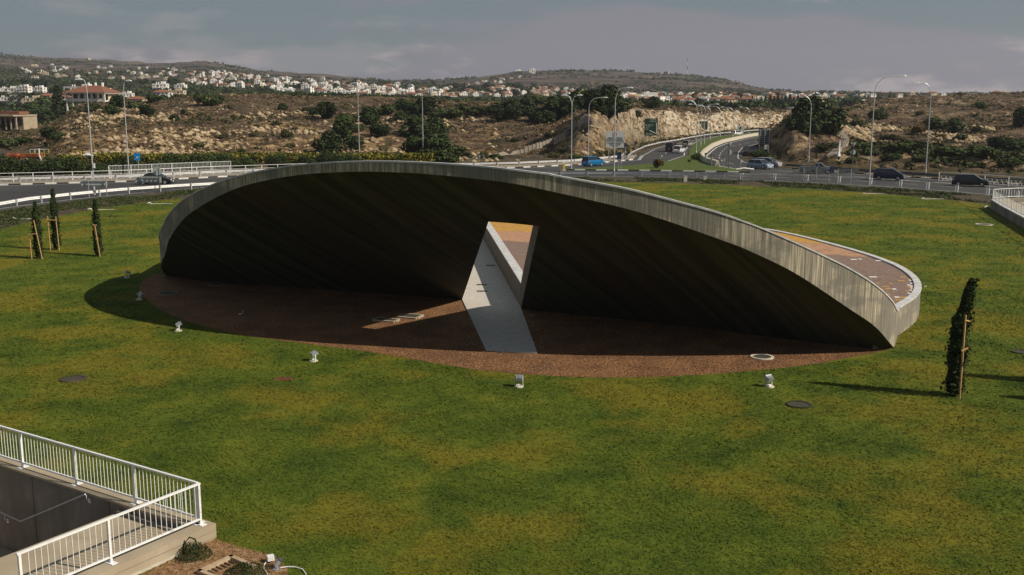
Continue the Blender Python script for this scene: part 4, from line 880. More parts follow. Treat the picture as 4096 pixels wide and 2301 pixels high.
def panel(t, x0, y0, x1, y1, d, m, th=.06, name='panel'):
    a, b_ = und(x0, y1, d), und(x1, y0, d); return MB().box(((a[0] + b_[0]) / 2 - t.location.x, d - t.location.y, (a[2] + b_[2]) / 2), (b_[0] - a[0], th, b_[2] - a[2]), m).build(name, t)
def leg(t, X, d, ztop_, z0=0, r=.05, m='galv'):
    a = und(X, 600, d); return MB().tube([(a[0] - t.location.x, d - t.location.y, z0), (a[0] - t.location.x, d - t.location.y, ztop_)], r, m, 6).build('post', t)
def text(body, size, loc, t, m='ink', align='CENTER', name='lettering'):
    c = bpy.data.curves.new(name, 'FONT'); c.body = body; c.size = size; c.align_x = align; c.extrude = .006; c.materials.append(M[m]); tmp = bpy.data.objects.new('tmp', c); COL.objects.link(tmp); me = bpy.data.meshes.new_from_object(tmp.evaluated_get(bpy.context.evaluated_depsgraph_get())); me.name = name; me.materials.clear(); me.materials.append(M[m]); bpy.data.objects.remove(tmp)
    o = link(name, me, t, loc); o.rotation_euler = (R(90), 0, 0); return o
def rel(t, X, Y, d, dy=-.05): p = und(X, Y, d); return (p[0] - t.location.x, dy + d - t.location.y, p[2])
def sign(name, label, X, d, cat='road sign'): p = und(X, 600, d); return thing(name, label, cat, (p[0], d, 0))
# grey sign backs at the left
t = sign('road_sign', 'long grey chevron sign back crossed by the left street lamp', 376, 119); panel(t, 326, 721, 427, 747, 119, 'sign_grey'); panel(t, 330, 725, 424, 727, 118.9, 'sign_dark', name='frame_bar'); panel(t, 330, 741, 424, 743, 118.9, 'sign_dark', name='frame_bar'); leg(t, 343, 118.8, 2.0); leg(t, 415, 118.8, 2.0)
t = sign('road_sign', 'long grey chevron sign back in front of the black car', 593, 127); panel(t, 543, 707, 644, 731, 127, 'sign_grey'); panel(t, 548, 711, 640, 713, 126.9, 'sign_dark', name='frame_bar'); panel(t, 548, 726, 640, 728, 126.9, 'sign_dark', name='frame_bar'); leg(t, 558, 126.8, 2.0)
for k in range(5): panel(t, 566 + k * 17, 712, 567 + k * 17, 727, 126.9, 'sign_dark', name='frame_bar')
t = sign('road_sign', 'round grey sign back on a dark pole in front of the black car', 628, 126); p = und(627, 685, 126); MB().disc((p[0] - t.location.x, 0, p[2]), .53, .05, 'sign_grey', 24, axis='y').build('disc', t); leg(t, 629, 125.8, p[2] + .4, 0, .06, 'sign_dark')
t = sign('blue_sign', 'bright blue square sign with white zigzag stroke behind the left fence', 548, 149); panel(t, 537, 614, 559, 642, 149, 'sign_blue'); leg(t, 550, 148.9, dh(550, 642, 149))
MB().tube([rel(t, 541, 638, 149), rel(t, 546, 634, 149), rel(t, 550, 632, 149), rel(t, 557, 628, 149)], .05, 'ink_white', 4).build('stroke', t); MB().tube([rel(t, 547, 626, 149), rel(t, 549, 634, 149)], .05, 'ink_white', 4).build('stroke', t)
t = sign('road_sign', 'dark grey sign back crossing the front of the pickup, left of two', 3249, 141); panel(t, 3210, 668, 3289, 687, 141, 'sign_dark'); leg(t, 3220, 140.8, 2.0); leg(t, 3271, 140.8, 2.0)
t = sign('road_sign', 'dark grey sign back right of the pickup, right of two', 3396, 138); panel(t, 3356, 676, 3436, 694, 138, 'sign_dark'); leg(t, 3357, 137.8, 2.0); leg(t, 3410, 137.8, 2.0)
t = sign('road_sign', 'narrow dark sign seen edge-on between the two grey backs', 3330, 140); panel(t, 3318, 666, 3338, 690, 140, 'sign_navy'); leg(t, 3322, 139.8, dh(3322, 690, 140))
def yield_oct(X, Yb, yt, label, m='sign_grey'):
    p = un(X, Yb); d = p[1]; t = thing('road_sign', label, 'road sign', (p[0], p[1], 0)); c = und(X, yt + 8, d); s = d / F
    MB().add([(-11 * s, .0, c[2] + 9 * s), (11 * s, .0, c[2] + 9 * s), (0, .0, c[2] - 11 * s), (-11 * s, .05, c[2] + 9 * s), (11 * s, .05, c[2] + 9 * s), (0, .05, c[2] - 11 * s)], [(0, 2, 1), (3, 4, 5), (0, 1, 4, 3), (1, 2, 5, 4), (2, 0, 3, 5)], m).build('triangle', t)
    MB().disc((0, 0, c[2] - 29 * s), 11.5 * s, .05, m, 8, axis='y').build('octagon', t); MB().tube([(0, -.08, 0), (0, -.08, c[2] + 8 * s)], .07, 'galv_dark', 6).build('post', t); return t
yield_oct(3408, 672, 572, 'pole with triangle and octagon sign backs before the dry slope'); yield_oct(2914, 677, 572, 'pole with triangle and octagon sign backs beside the slip road')
for X, Yt, Yb, lb in ((2822, 616, 657, 'small dark round sign at the island tip, first of four'), (2846, 622, 671, 'small dark round sign on the island, second of four'), (2894, 626, 676, 'small dark round sign on the slip road, third of four'), (2962, 634, 676, 'small dark round sign before the silver car, fourth of four')):
    p = un(X, Yb); d = p[1]; c = und(X, Yt, d); t = thing('round_sign', lb, 'road sign', (p[0], p[1], 0), 0, 'small round signs by the slip road'); MB().disc((0, 0, c[2]), .22, .04, 'sign_dark', 14, axis='y').build('disc', t); MB().box((0, .02, c[2] - .55), (.35, .04, .45), 'sign_grey').build('plate', t); MB().tube([(0, -.03, 0), (0, -.03, c[2] + .1)], .04, 'galv', 6).build('post', t)
t = sign('no_turn_sign', 'round no-left-turn sign with dark red border behind the blue car', 2338, 190); c = und(2338, 594, 190); MB().disc((0, 0, c[2]), .45, .04, 'sign_red', 24, axis='y').build('border', t); MB().disc((0, -.02, c[2]), .35, .04, 'sign_white', 24, axis='y').build('face', t)
MB().tube([(-.26, -.04, c[2] + .26), (.26, -.04, c[2] - .26)], .035, 'sign_red', 4).build('bar', t); MB().tube([(.1, -.035, c[2] - .2), (.1, -.035, c[2] + .05), (-.05, -.035, c[2] + .16), (-.2, -.035, c[2] + .05)], .03, 'ink', 4).build('arrow', t); MB().tube([(0, .04, 0), (0, .04, c[2] + .2)], .04, 'galv', 6).build('post', t)
D_ = 182; t = sign('billboard', 'grey-white billboard with ring emblem and dark lettering crossed by a lamp post', 2460, D_, 'billboard'); panel(t, 2424, 526, 2497, 591, D_, 'sign_white'); panel(t, 2424, 571, 2497, 572, D_ - .04, 'ink', name='rule')
for X in (2434, 2486): leg(t, X, D_ + .1, dh(X, 591, D_) + .3, -.3)
ring = MB(); c = und(2459, 538, D_); s = D_ / F; nn = 24; ring.add([(c[0] - t.location.x + math.cos(2 * math.pi * k / nn) * r_, -.05, c[2] + math.sin(2 * math.pi * k / nn) * r_) for r_ in (6.3 * s, 8.3 * s) for k in range(nn)], [(k, (k + 1) % nn, nn + (k + 1) % nn, nn + k) for k in range(nn)], 'sign_red'); ring.build('emblem', t)
MB().tube([rel(t, 2459, 533, D_), rel(t, 2459, 543, D_)], .04, 'sign_red', 4).build('emblem', t)
for s_, Y, z in (('ΑΝΑΠΤΥΣΣΕΤΑΙ', 555, .27), ('Η ΔΙΑΣΤΑΥΡΩΣΗ', 561, .27), ('ΣΤΗΝ ΑΕΡΟΛΙΜΕΝΟΣ', 567, .24), ('Promotion of the', 577, .22), ('Paphos City Hall', 582, .22), ('Welcome', 587, .2)): text(s_, z * 1.25, rel(t, 2460, Y, D_), t)
t = sign('info_panel', 'small dark blue panel on two thin posts on the island', 2478, 166); panel(t, 2468, 609, 2486, 639, 166, 'sign_navy'); leg(t, 2474, 166.1, dh(2474, 612, 166)); leg(t, 2485, 166.1, dh(2485, 612, 166))
t = sign('blue_round_sign', 'small blue sign half hidden behind the billboard edge', 2501, 190); panel(t, 2495, 572, 2507, 585, 190, 'sign_navy'); leg(t, 2501, 190.1, dh(2501, 572, 190), -.3)
t = sign('small_sign', 'tiny dark sign in front of the ochre rock', 2544, 206); panel(t, 2539, 564, 2548, 579, 206, 'sign_navy'); leg(t, 2543, 206.1, dh(2544, 564, 206), -.3)
D_ = 262; t = sign('direction_sign', 'large dark green motorway direction sign with pale route lines', 2605, D_); panel(t, 2577, 474, 2631, 543, D_, 'sign_green'); 
for X in (2583, 2626): leg(t, X, D_ + .1, dh(X, 474, D_) + .3, -.4, .08)
MB().tube([rel(t, 2625, 538, D_), rel(t, 2625, 492, D_)], .09, 'ink_white', 4).build('route_line', t); MB().tube([rel(t, 2625, 535, D_), rel(t, 2598, 523, D_)], .08, 'ink_white', 4).build('route_line', t)
for s_, X, Y, z in (('Λεμεσός', 2612, 480, .32), ('LEMESOS', 2612, 488, .32), ('Αεροδρόμιο', 2596, 502, .3), ('Airport', 2594, 508, .3), ('Τίμη', 2588, 514, .3), ('Timi', 2588, 520, .3), ('A6', 2587, 539, .42), ('500 m', 2605, 539, .4)): text(s_, z * 1.3, rel(t, X, Y, D_), t, 'ink_white')
D_ = 330; t = sign('direction_sign', 'smaller dark green direction sign before the pale rock face', 2813, D_); panel(t, 2796, 485, 2831, 520, D_, 'sign_green'); leg(t, 2800, D_ + .1, dh(2800, 486, D_), -.3); leg(t, 2826, D_ + .1, dh(2826, 486, D_), -.3)
MB().tube([rel(t, 2800, 508, D_), rel(t, 2800, 498, D_)], .08, 'ink_white', 4).build('arrow', t)
for k in range(5): panel(t, 2809 + (k % 2), 492 + k * 5.5, 2820, 493.6 + k * 5.5, D_ - .04, 'ink_white', name='text_line')
t = sign('sign_panel', 'small grey panel with a dark symbol before the white rock', 2962, 345); panel(t, 2948, 502, 2977, 521, 345, 'sign_grey'); panel(t, 2959, 508, 2966, 516, 344.9, 'ink', name='symbol'); leg(t, 2953, 345.1, dh(2953, 502, 345), -.3); leg(t, 2972, 345.1, dh(2972, 502, 345), -.3)
t = sign('brown_sign', 'brown tourist sign on the far bend of the motorway', 3086, 320); panel(t, 3078, 495, 3095, 512, 320, 'sign_brown'); leg(t, 3082, 320.1, dh(3082, 495, 320), -.3); leg(t, 3092, 320.1, dh(3092, 495, 320), -.3)
D_ = 212; t = sign('road_sign', 'tall ribbed grey sign back beside the slip road bushes', 3057, D_); panel(t, 3033, 517, 3082, 585, D_, 'sign_dark')
for k in range(7): panel(t, 3034, 523 + k * 8.6, 3081, 524.6 + k * 8.6, D_ - .08, 'galv', name='stiffener')
for X in (3037, 3056, 3075): leg(t, X, D_ - .15, dh(X, 517, D_), -.2, .09)
t = sign('road_sign', 'small grey two-post sign back above the slip road bush', 3066, 205); panel(t, 3058, 580, 3074, 598, 205, 'sign_grey'); leg(t, 3072, 204.9, dh(3072, 580, 205))
p = un(2256, 685); t = thing('bollard', 'yellow and white traffic bollard at the kerb left of the island', 'bollard', (p[0], p[1], 0)); MB().box((0, 0, .14), (.55, .4, .28), 'conc_light').build('base', t); MB().box((0, 0, .75), (.34, .22, .95), 'yellow_paint').build('body', t); MB().box((0, 0, 1.3), (.34, .22, .16), 'kerb_white').build('cap', t)
for X, Y, h, lb in ((2741, 728, .75, 'pale concrete utility box on the verge'), (2820, 722, .45, 'small pair of pale posts on the verge')):
    p = un(X, Y); t = thing('utility_box', lb, 'utility box', (p[0], p[1], 0)); MB().box((0, 0, h / 2), (.45, .3, h), 'conc_light').build('body', t); MB().box((0, 0, h + .03), (.5, .35, .06), 'coping').build('lid', t)
p = un(2975, 684); t = thing('fallen_sign', 'white flattened post end on the island tip', 'debris', (p[0], p[1], .12)); MB().tube([(-1.2, 0, .1), (0, 0, .3), (1.6, .2, .1)], .14, 'kerb_white').build('piece', t)

# ---------------------------------------------------------------- vehicles
def vehicle(X, Y, hd, L, Wd, Hh, label, paint, kind='hatch', rough=.3, cat='car', dpt=None):
    nm = 'paint_%s' % label.split()[0]; key = 'car_' + str(paint)
    if key not in M: M[key] = mat('car_paint', paint, 3, rough, metal=.25, spec=.6)
    p = un(X, Y) if dpt is None else und(X, Y, dpt); t = thing({'pickup': 'pickup_truck', 'van': 'van'}.get(kind, 'car'), label, cat, (p[0], p[1], -.005), R(hd))
    K_ = {'hatch': ([0, .03, .16, .30, .50, .72, .90, .97, 1], [.62, .78, .95, .92, .90, .90, .88, .75, .55], (.05, .12, .60, .80, .97), 0),
          'mpv': ([0, .03, .16, .30, .50, .74, .90, .97, 1], [.60, .90, 1.0, 1.0, .98, .97, .90, .75, .5], (.02, .08, .62, .86, 1.0), 0),
          'sedan': ([0, .03, .16, .30, .50, .70, .88, .97, 1], [.60, .85, .93, .93, .88, .86, .80, .68, .5], (.12, .30, .58, .76, 1.0), 0),
          'van': ([0, .02, .16, .30, .50, .74, .90, .98, 1], [.7, 1.05, 1.1, 1.1, 1.08, 1.05, .98, .8, .5], (.01, .04, .70, .90, 1.0), 0),
          'pickup': ([0, .02, .16, .36, .40, .72, .92, .98, 1], [.85, .95, .95, .95, 1.0, 1.0, .98, .8, .55], (.42, .46, .62, .76, 1.0), 1)}[kind]
    st, ht, gl, _ = K_; q = MB(); vs = []; hw = Wd / 2; n = len(st); zb = .2
    for s_, h_ in zip(st, ht):
        x = (s_ - .5) * L; e = 1 - .10 * max(0, (abs(s_ - .5) - .38) / .12); w = hw * e; h_ = h_ * Hh / 1.5
        vs += [(x, -w * .92, zb), (x, -w, zb + .2), (x, -w, h_ * .72), (x, -w * .92, h_), (x, w * .92, h_), (x, w, h_ * .72), (x, w, zb + .2), (x, w * .92, zb)]
    fs = [(i * 8 + k, (i + 1) * 8 + k, (i + 1) * 8 + (k + 1) % 8, i * 8 + (k + 1) % 8) for i in range(n - 1) for k in range(8)] + [tuple(range(8)), tuple(range((n - 1) * 8 + 7, (n - 1) * 8 - 1, -1))]
    q.add(vs, fs, M[key])
    if kind == 'pickup': q.box((-.22 * L, 0, .98 * Hh / 1.5), (.38 * L, Wd * .8, .03), 'galv_dark')
    q.build('body', t, smooth=False, recalc=True)
    bz = .90 * Hh / 1.5; q = MB(); xs = [(g - .5) * L for g in (gl[0], gl[1], gl[2], gl[3])]; q.add([(xs[0], -hw * .88, bz), (xs[3], -hw * .88, bz), (xs[3], hw * .88, bz), (xs[0], hw * .88, bz), (xs[1], -hw * .70, Hh - .05), (xs[2], -hw * .70, Hh - .05), (xs[2], hw * .70, Hh - .05), (xs[1], hw * .70, Hh - .05)], [(0, 3, 2, 1), (4, 5, 6, 7), (0, 1, 5, 4), (1, 2, 6, 5), (2, 3, 7, 6), (3, 0, 4, 7)], 'glass_dark'); q.build('windows', t)
    q = MB(); q.add([(xs[1] - .05, -hw * .72, Hh - .06), (xs[2] + .05, -hw * .72, Hh - .06), (xs[2] + .05, hw * .72, Hh - .06), (xs[1] - .05, hw * .72, Hh - .06), (xs[1] + .1, -hw * .62, Hh), (xs[2] - .1, -hw * .62, Hh), (xs[2] - .1, hw * .62, Hh), (xs[1] + .1, hw * .62, Hh)], [(0, 3, 2, 1), (4, 5, 6, 7), (0, 1, 5, 4), (1, 2, 6, 5), (2, 3, 7, 6), (3, 0, 4, 7)], M[key])
    xm = (xs[1] * .5 + xs[2] * .5)
    for s in (-1, 1):
        for xa, xb in ((xs[0], xs[1]), (xm, xm), (xs[3], xs[2])): q.tube([(xa, s * hw * .885, bz), (xb, s * hw * .71, Hh - .05)], .045, M[key], 4)
    q.build('roof', t)
    for xw in (-.32, .31):
        for s in (-1, 1):
            w_ = MB().disc((0, -.1, 0), .32, .2, 'tyre', 18, axis='y').build('wheel', t, (xw * L, s * (hw - .1), .32)); MB().disc((0, s * .1 - (.02 if s < 0 else 0), 0), .2, .02, 'rim', 12, axis='y').build('rim', w_)
    for s in (-1, 1):
        MB().box((.475 * L, s * hw * .68, .66 * Hh / 1.5), (.16, .34, .16), 'headlamp').build('headlight', t); MB().box((-.485 * L, s * hw * .72, .74 * Hh / 1.5), (.08, .26, .22 if kind != 'mpv' else .6), 'tail').build('tail_light', t)
        MB().box((xs[3] - .1, s * (hw + .05), bz + .05), (.12, .16, .12), M[key]).build('mirror', t)
    MB().box((.502 * L, 0, .42), (.02, .52, .12), 'plate').build('number_plate', t); MB().box((-.502 * L, 0, .62), (.02, .52, .12), 'plate').build('number_plate', t)
    MB().box((.496 * L, 0, .32), (.03, Wd * .7, .12), 'manhole').build('grille', t); return t
BLK = (.012, .012, .014)
vehicle(2372, 664, 42, 4.0, 1.7, 1.62, 'bright blue compact people carrier on the road beside the island', (.0, .14, .34), 'mpv')
vehicle(2687, 606, 66, 4.6, 1.8, 1.95, 'dark maroon van on the motorway, overtaken by the white car', (.045, .012, .025), 'van', cat='van')
vehicle(2715, 612, 66, 4.3, 1.8, 1.55, 'white hatchback on the motorway next to the maroon van', (.75, .75, .74))
vehicle(2750, 586, 64, 4.3, 1.75, 1.5, 'silver-beige hatchback farthest up the motorway of three', (.35, .31, .27))
vehicle(2948, 541, 40, 4.3, 1.75, 1.45, 'tiny white car at the far bend of the motorway', (.75, .75, .74))
vehicle(3040, 675, -52, 4.2, 1.75, 1.5, 'silver-blue hatchback arriving from the slip road, front to the camera', (.22, .27, .36))
vehicle(3072, 668, -40, 4.3, 1.75, 1.55, 'silver car with roof bars just behind the silver-blue hatchback', (.28, .28, .29))
vehicle(3001, 614, -75, 4.1, 1.7, 1.5, 'grey-blue car partly hidden by the bush on the slip road', (.12, .15, .20))
t = vehicle(3266, 694, -14, 5.0, 1.8, 1.62, 'grey double-cab pickup passing behind the sign backs', (.16, .17, .18), 'pickup', cat='pickup truck')
MB().box((.50 * 5, 0, .62), (.06, 1.6, .3), 'white_paint').build('bumper', t)
q = MB()
for s in (-.8, .8): q.tube([(-2.2, s, 1.0), (-2.2, s, 1.65), (-.4, s, 1.7)], .03, 'galv_dark', 4)
q.tube([(-2.2, -.8, 1.65), (-2.2, .8, 1.65)], .03, 'galv_dark', 4); q.build('cargo_rack', t)
vehicle(3555, 720, -24, 4.0, 1.7, 1.6, 'dark navy hatchback behind the tallest right lamp', (.010, .014, .04), 'mpv')
vehicle(3880, 745, -24, 4.4, 1.75, 1.5, 'black hatchback at the far right of the roundabout road', BLK)
vehicle(625, 737, 2, 4.5, 1.78, 1.5, 'black sedan passing behind the grey sign backs at the left', BLK, 'sedan')

# ---------------------------------------------------------------- curved ramp wall at the right edge
t = thing('ramp_wall', 'curved concrete ramp parapet with white railing at the right edge', 'wall')
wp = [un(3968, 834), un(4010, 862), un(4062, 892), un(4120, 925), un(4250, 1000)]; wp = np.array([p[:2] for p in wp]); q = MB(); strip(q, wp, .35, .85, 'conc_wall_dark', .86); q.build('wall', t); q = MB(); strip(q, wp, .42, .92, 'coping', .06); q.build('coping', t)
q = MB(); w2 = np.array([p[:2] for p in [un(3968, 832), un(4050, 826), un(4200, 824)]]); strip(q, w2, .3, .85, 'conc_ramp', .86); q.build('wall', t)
poly_sheet('ramp_deck', [tuple(w2[0]), tuple(wp[0])] + [tuple(p) for p in wp[1:]] + [tuple(w2[2])], .5, 'conc_ramp')
for pts, lb in ((wp, 'front'), (w2, 'back')):
    for i, a in enumerate(resample(pts, 2.2)): MB().box((a[0], a[1], 1.4), (.07, .07, 1.0), 'white_paint').build('post', t)
    q = MB()
    for z in (1.9, 1.05): q.tube([(a[0], a[1], z) for a in resample(pts, 2)], .035, 'white_paint', 4)
    q.build('rail', t); q = MB()
    for a in resample(pts, .42): q.tube([(a[0], a[1], 1.05), (a[0], a[1], 1.9)], .02, 'white_paint', 3)
    tag(q.build('baluster', t), kind='stuff')

# ---------------------------------------------------------------- far odds and ends
g = hit(50, 398, 160); t = thing('rusty_tank', 'long rusty trailer tank standing beyond the left hedge', 'tank', (und(100, 600, 165)[0], 165, 1.2)); t.scale = (.42,) * 3
MB().disc((-6.5, 0, 2.3), 1.25, 4, 'rust', 20, axis='x').build('tank', t); MB().box((2.3, 0, 2.5), (7.5, 2.2, 1.7), 'rust').build('body', t); MB().box((-4.5, -1.2, 1.0), (4.2, .2, .5), 'yellow_paint').build('side_rail', t)
for x in (-5, -1, 4): MB().disc((x, -1.0, .5), .5, .3, 'tyre', 14, axis='y').build('wheel', t)
t = thing('ladder_frame', 'yellow and white ladder frames next to the rusty tank', 'frame', (und(158, 600, 164)[0], 164, 1.25)); t.scale = (.5,) * 3; q = MB()
for x in (-3, -1.5, 0, 1.4, 2.8): q.tube([(x, 0, 2.9), (x, 0, 4.1)], .06, 'white_paint' if x < 1 else 'yellow_paint', 4)
q.tube([(-3, 0, 4.1), (2.8, 0, 4.15)], .07, 'white_paint', 4); q.tube([(-3, 0, 2.9), (2.8, 0, 2.9)], .05, 'yellow_paint', 4); q.tube([(1.4, 0, 1.8), (1.4, 0, 3), (0, 0, 3), (0, 0, 1.8), (1.4, 0, 1.8)], .06, 'yellow_paint', 4); q.build('frame', t)
for x in (-2.8, 2.6): MB().tube([(x, 0, -.3), (x, 0, 2.95)], .06, 'galv_dark', 4).build('support', t)
t = thing('yellow_frame', 'bright yellow steel hoop beside a white boat hull', 'frame', (und(310, 600, 168)[0], 168, .3)); t.scale = (.75,) * 3; q = MB(); q.tube([(-1, 0, 1.4), (-1, 0, 3.4), (.7, 0, 3.4), (.8, 0, 1.6)], .09, 'yellow_paint', 5); q.build('hoop', t)
MB().tube([(-1, 0, -.3), (-1, 0, 1.4)], .05, 'galv_dark', 4).build('support', t)
t = thing('boat', 'small upturned white boat hull beyond the hedge', 'boat', (und(348, 600, 168)[0], 168, 1.3)); t.scale = (.45,) * 3; MB().tube([(-2.1, 0, 1.6), (-1.4, 0, 1.9), (0, 0, 2.1), (1.4, 0, 1.95), (2.2, 0, 1.7)], [.1, .45, .55, .45, .1], 'white_paint', 8).build('hull', t); MB().box((-2.8, 0, 1.75), (1.6, .8, .15), 'rust').build('board', t); MB().tube([(0, 0, -.3), (0, 0, 1.8)], .12, 'galv_dark').build('stand', t)
t = thing('pole', 'bent white double pole among the left hedge shrubs', 'pole', (und(168, 600, 152)[0], 152, 0)); MB().tube([(.3, 0, 0), (.1, 0, 1.6), (-.45, 0, 3.0)], .08, 'white_paint').build('pipe', t); MB().tube([(0, 0, 0), (-.1, 0, 1.6), (-.5, 0, 3.0), (-.42, 0, 4.0)], .07, 'white_paint').build('pipe', t)
g = hit(2109, 390, 165, 300); t = thing('draped_cone', 'narrow white draped cone on the dry slope', 'object', g); MB().tube([(0, 0, -.2), (0, 0, .5), (.1, 0, 1.8), (.15, 0, 2.6)], [.42, .26, .15, .05], 'white_paint', 9).build('cloth', t)
t = thing('stone_path_wall', 'pale grey low path wall climbing the dry slope', 'wall'); q = MB()
L_ = [hit(2090, 392, 165, 300), hit(2108, 378, 165, 300), hit(2123, 366, 165, 320), hit(2126, 352, 165, 330), hit(2116, 340, 165, 340), hit(2112, 325, 165, 350)]
for a, b_ in zip(L_[:-1], L_[1:]): q.add([(a[0] - .8, a[1], a[2] + .1), (a[0] + .8, a[1], a[2] + .5), (b_[0] + .8, b_[1], b_[2] + .5), (b_[0] - .8, b_[1], b_[2] + .1), (a[0] - .8, a[1], a[2] - 1), (a[0] + .8, a[1], a[2] - 1), (b_[0] + .8, b_[1], b_[2] - 1), (b_[0] - .8, b_[1], b_[2] - 1)], [(0, 1, 2, 3), (0, 4, 5, 1), (1, 5, 6, 2), (2, 6, 7, 3), (3, 7, 4, 0)], 'pavement')
q.build('wall', t)
# long pale wall and mesh fence on the slope left of the rock cutting
t = thing('retaining_fence', 'long pale curving fence climbing the slope left of the rock cutting', 'fence')
L_ = [(1205, 402), (1255, 396), (1300, 388), (1350, 375), (1390, 362), (1420, 348), (1436, 332), (1452, 318), (1466, 312), (1480, 310)]; H_ = [hit(x, y, 180, 340) for x, y in L_]; P3 = np.array(H_); P3 = np.c_[np.interp(np.linspace(0, 9, 46), range(10), P3[:, 0]), np.interp(np.linspace(0, 9, 46), range(10), P3[:, 1])]; z_ = terr(P3[:, 0], P3[:, 1])
me = None
for i in range(46):
    if i < 45:
        q = MB(); a, b_ = P3[i], P3[i + 1]; hh = .8 if i < 12 else 1.25; q.add([(a[0], a[1], z_[i] - .3), (b_[0], b_[1], z_[i + 1] - .3), (b_[0], b_[1], z_[i + 1] + hh), (a[0], a[1], z_[i] + hh), (a[0], a[1] + .1, z_[i] - .3), (b_[0], b_[1] + .1, z_[i + 1] - .3), (b_[0], b_[1] + .1, z_[i + 1] + hh), (a[0], a[1] + .1, z_[i] + hh)], [(0, 1, 2, 3), (7, 6, 5, 4), (3, 2, 6, 7), (0, 3, 7, 4), (1, 5, 6, 2)], 'pavement'); q.build('fence_panel', t)
    MB().tube([(P3[i, 0], P3[i, 1] - .1, z_[i] - .3), (P3[i, 0], P3[i, 1] - .1, z_[i] + (1.0 if i < 12 else 1.5))], .05, 'galv', 4).build('post', t)
x, y, z = on_hill(1727, 2150); t = thing('radio_mast', 'thin red and white radio mast on the central hilltop', 'mast', (x, y, z - 5)); 
for k in range(6): MB().tube([(0, 0, k * 8), (0, 0, k * 8 + 8)], [1.0 - k * .13, .88 - k * .13], 'white_paint' if k % 2 else 'sign_red', 5).build('section', t)

# ================================================================ BUILDINGS
def house(name, w, d, st, roof, wall, seed, det=2):
    """root with walls, windows, roof; small ones are copied far away"""
    r = random.Random(seed); t = link(name, None); h = st * 3.1
    MB().box((0, 0, h / 2 - 2), (w, d, h + 4), wall).build('wall', t)
    if roof == 'hip':
        e = .6; MB().add([(-w / 2 - e, -d / 2 - e, h), (w / 2 + e, -d / 2 - e, h), (w / 2 + e, d / 2 + e, h), (-w / 2 - e, d / 2 + e, h), (-w / 2 + d / 2, 0, h + d * .22), (w / 2 - d / 2, 0, h + d * .22)], [(0, 1, 5, 4), (1, 2, 5), (2, 3, 4, 5), (3, 0, 4), (3, 2, 1, 0)], 'terracotta').build('roof', t)
    else:
        rf = MB().box((0, 0, h + .2), (w + .3, d + .3, .4), wall).build('roof', t); MB().box((w * .2, 0, h + 1.4), (w * .28, d * .4, 2.0), wall).build('stair_head', t)
        for k in range(2): MB().tube([(-w * .25 + k * 2, -d * .2, h + .4), (-w * .25 + k * 2, -d * .2, h + 1.9)], .5, 'white_paint', 7).build('water_tank', t)
    nw = max(2, int(w / 3.2)); me = None
    for s in range(st):
        for k in range(nw):
            x = -w / 2 + (k + .5) * w / nw; wd = 2.0 if r.random() < .45 else 1.1; hh = 2.1 if wd > 1.5 else 1.2; z = s * 3.1 + (1.15 if hh > 2 else 1.6)
            MB().box((x, -d / 2 - .02, z), (wd, .12, hh), 'window_dark').build('window', t)
        if s and det > 1: MB().box((r.uniform(-.2, .2) * w, -d / 2 - .7, s * 3.1), (w * r.uniform(.35, .6), 1.4, .9), wall).build('balcony', t)
    for s in range(st): MB().box((w / 2 + .02, 0, s * 3.1 + 1.6), (.12, d * .3, 1.3), 'window_dark').build('window', t)
    return t
def flat_copy(root, name):        # joins a far house into one small mesh
    q = MB()
    for o in root.children:
        me_ = o.data; idxs = [m.name for m in me_.materials]
        vs = [tuple(v.co) for v in me_.vertices]; off = len(q.v); q.v += vs
        for p_ in me_.polygons: q.f.append([i + off for i in p_.vertices]); q.m.append(q.mi(me_.materials[p_.material_index]))
    o = q.build(name)
    for c in list(root.children): bpy.data.objects.remove(c)
    bpy.data.objects.remove(root); return o
protoN = {k: house('villa', *v) for k, v in {'flat2': (13, 9, 2, 'flat', 'white_wall', 1), 'flat3': (15, 10, 3, 'flat', 'white_wall', 2), 'hip2': (14, 10, 2, 'hip', 'cream_wall', 3), 'hipw': (15, 10, 2, 'hip', 'white_wall', 4), 'long': (26, 9, 2, 'flat', 'white_wall', 5), 'creaml': (22, 9, 2, 'flat', 'cream_wall', 6), 'hip1': (12, 9, 1, 'hip', 'cream_wall', 8)}.items()}
used = set()
def place_house(k, Xd, Yd, wpx, rz, label, d0=380, group=None, dd=None):
    if dd is None: x, y, z = hit(Xd, Yd, d0)
    else: x, y, z = on_hill(Xd, dd)
    o = protoN[k] if k not in used else copy_tree(protoN[k]); used.add(k)
    w0 = {'flat2': 13, 'flat3': 15, 'hip2': 14, 'hipw': 15, 'long': 26, 'creaml': 22, 'hip1': 12}[k]; s = wpx * K * y / F / w0; s = max(.6, min(s, 3.0))
    o.location = (x, y, z - .2); o.rotation_euler.z = R(rz); o.scale = (s,) * 3; tag(o, label, 'house', group); return o
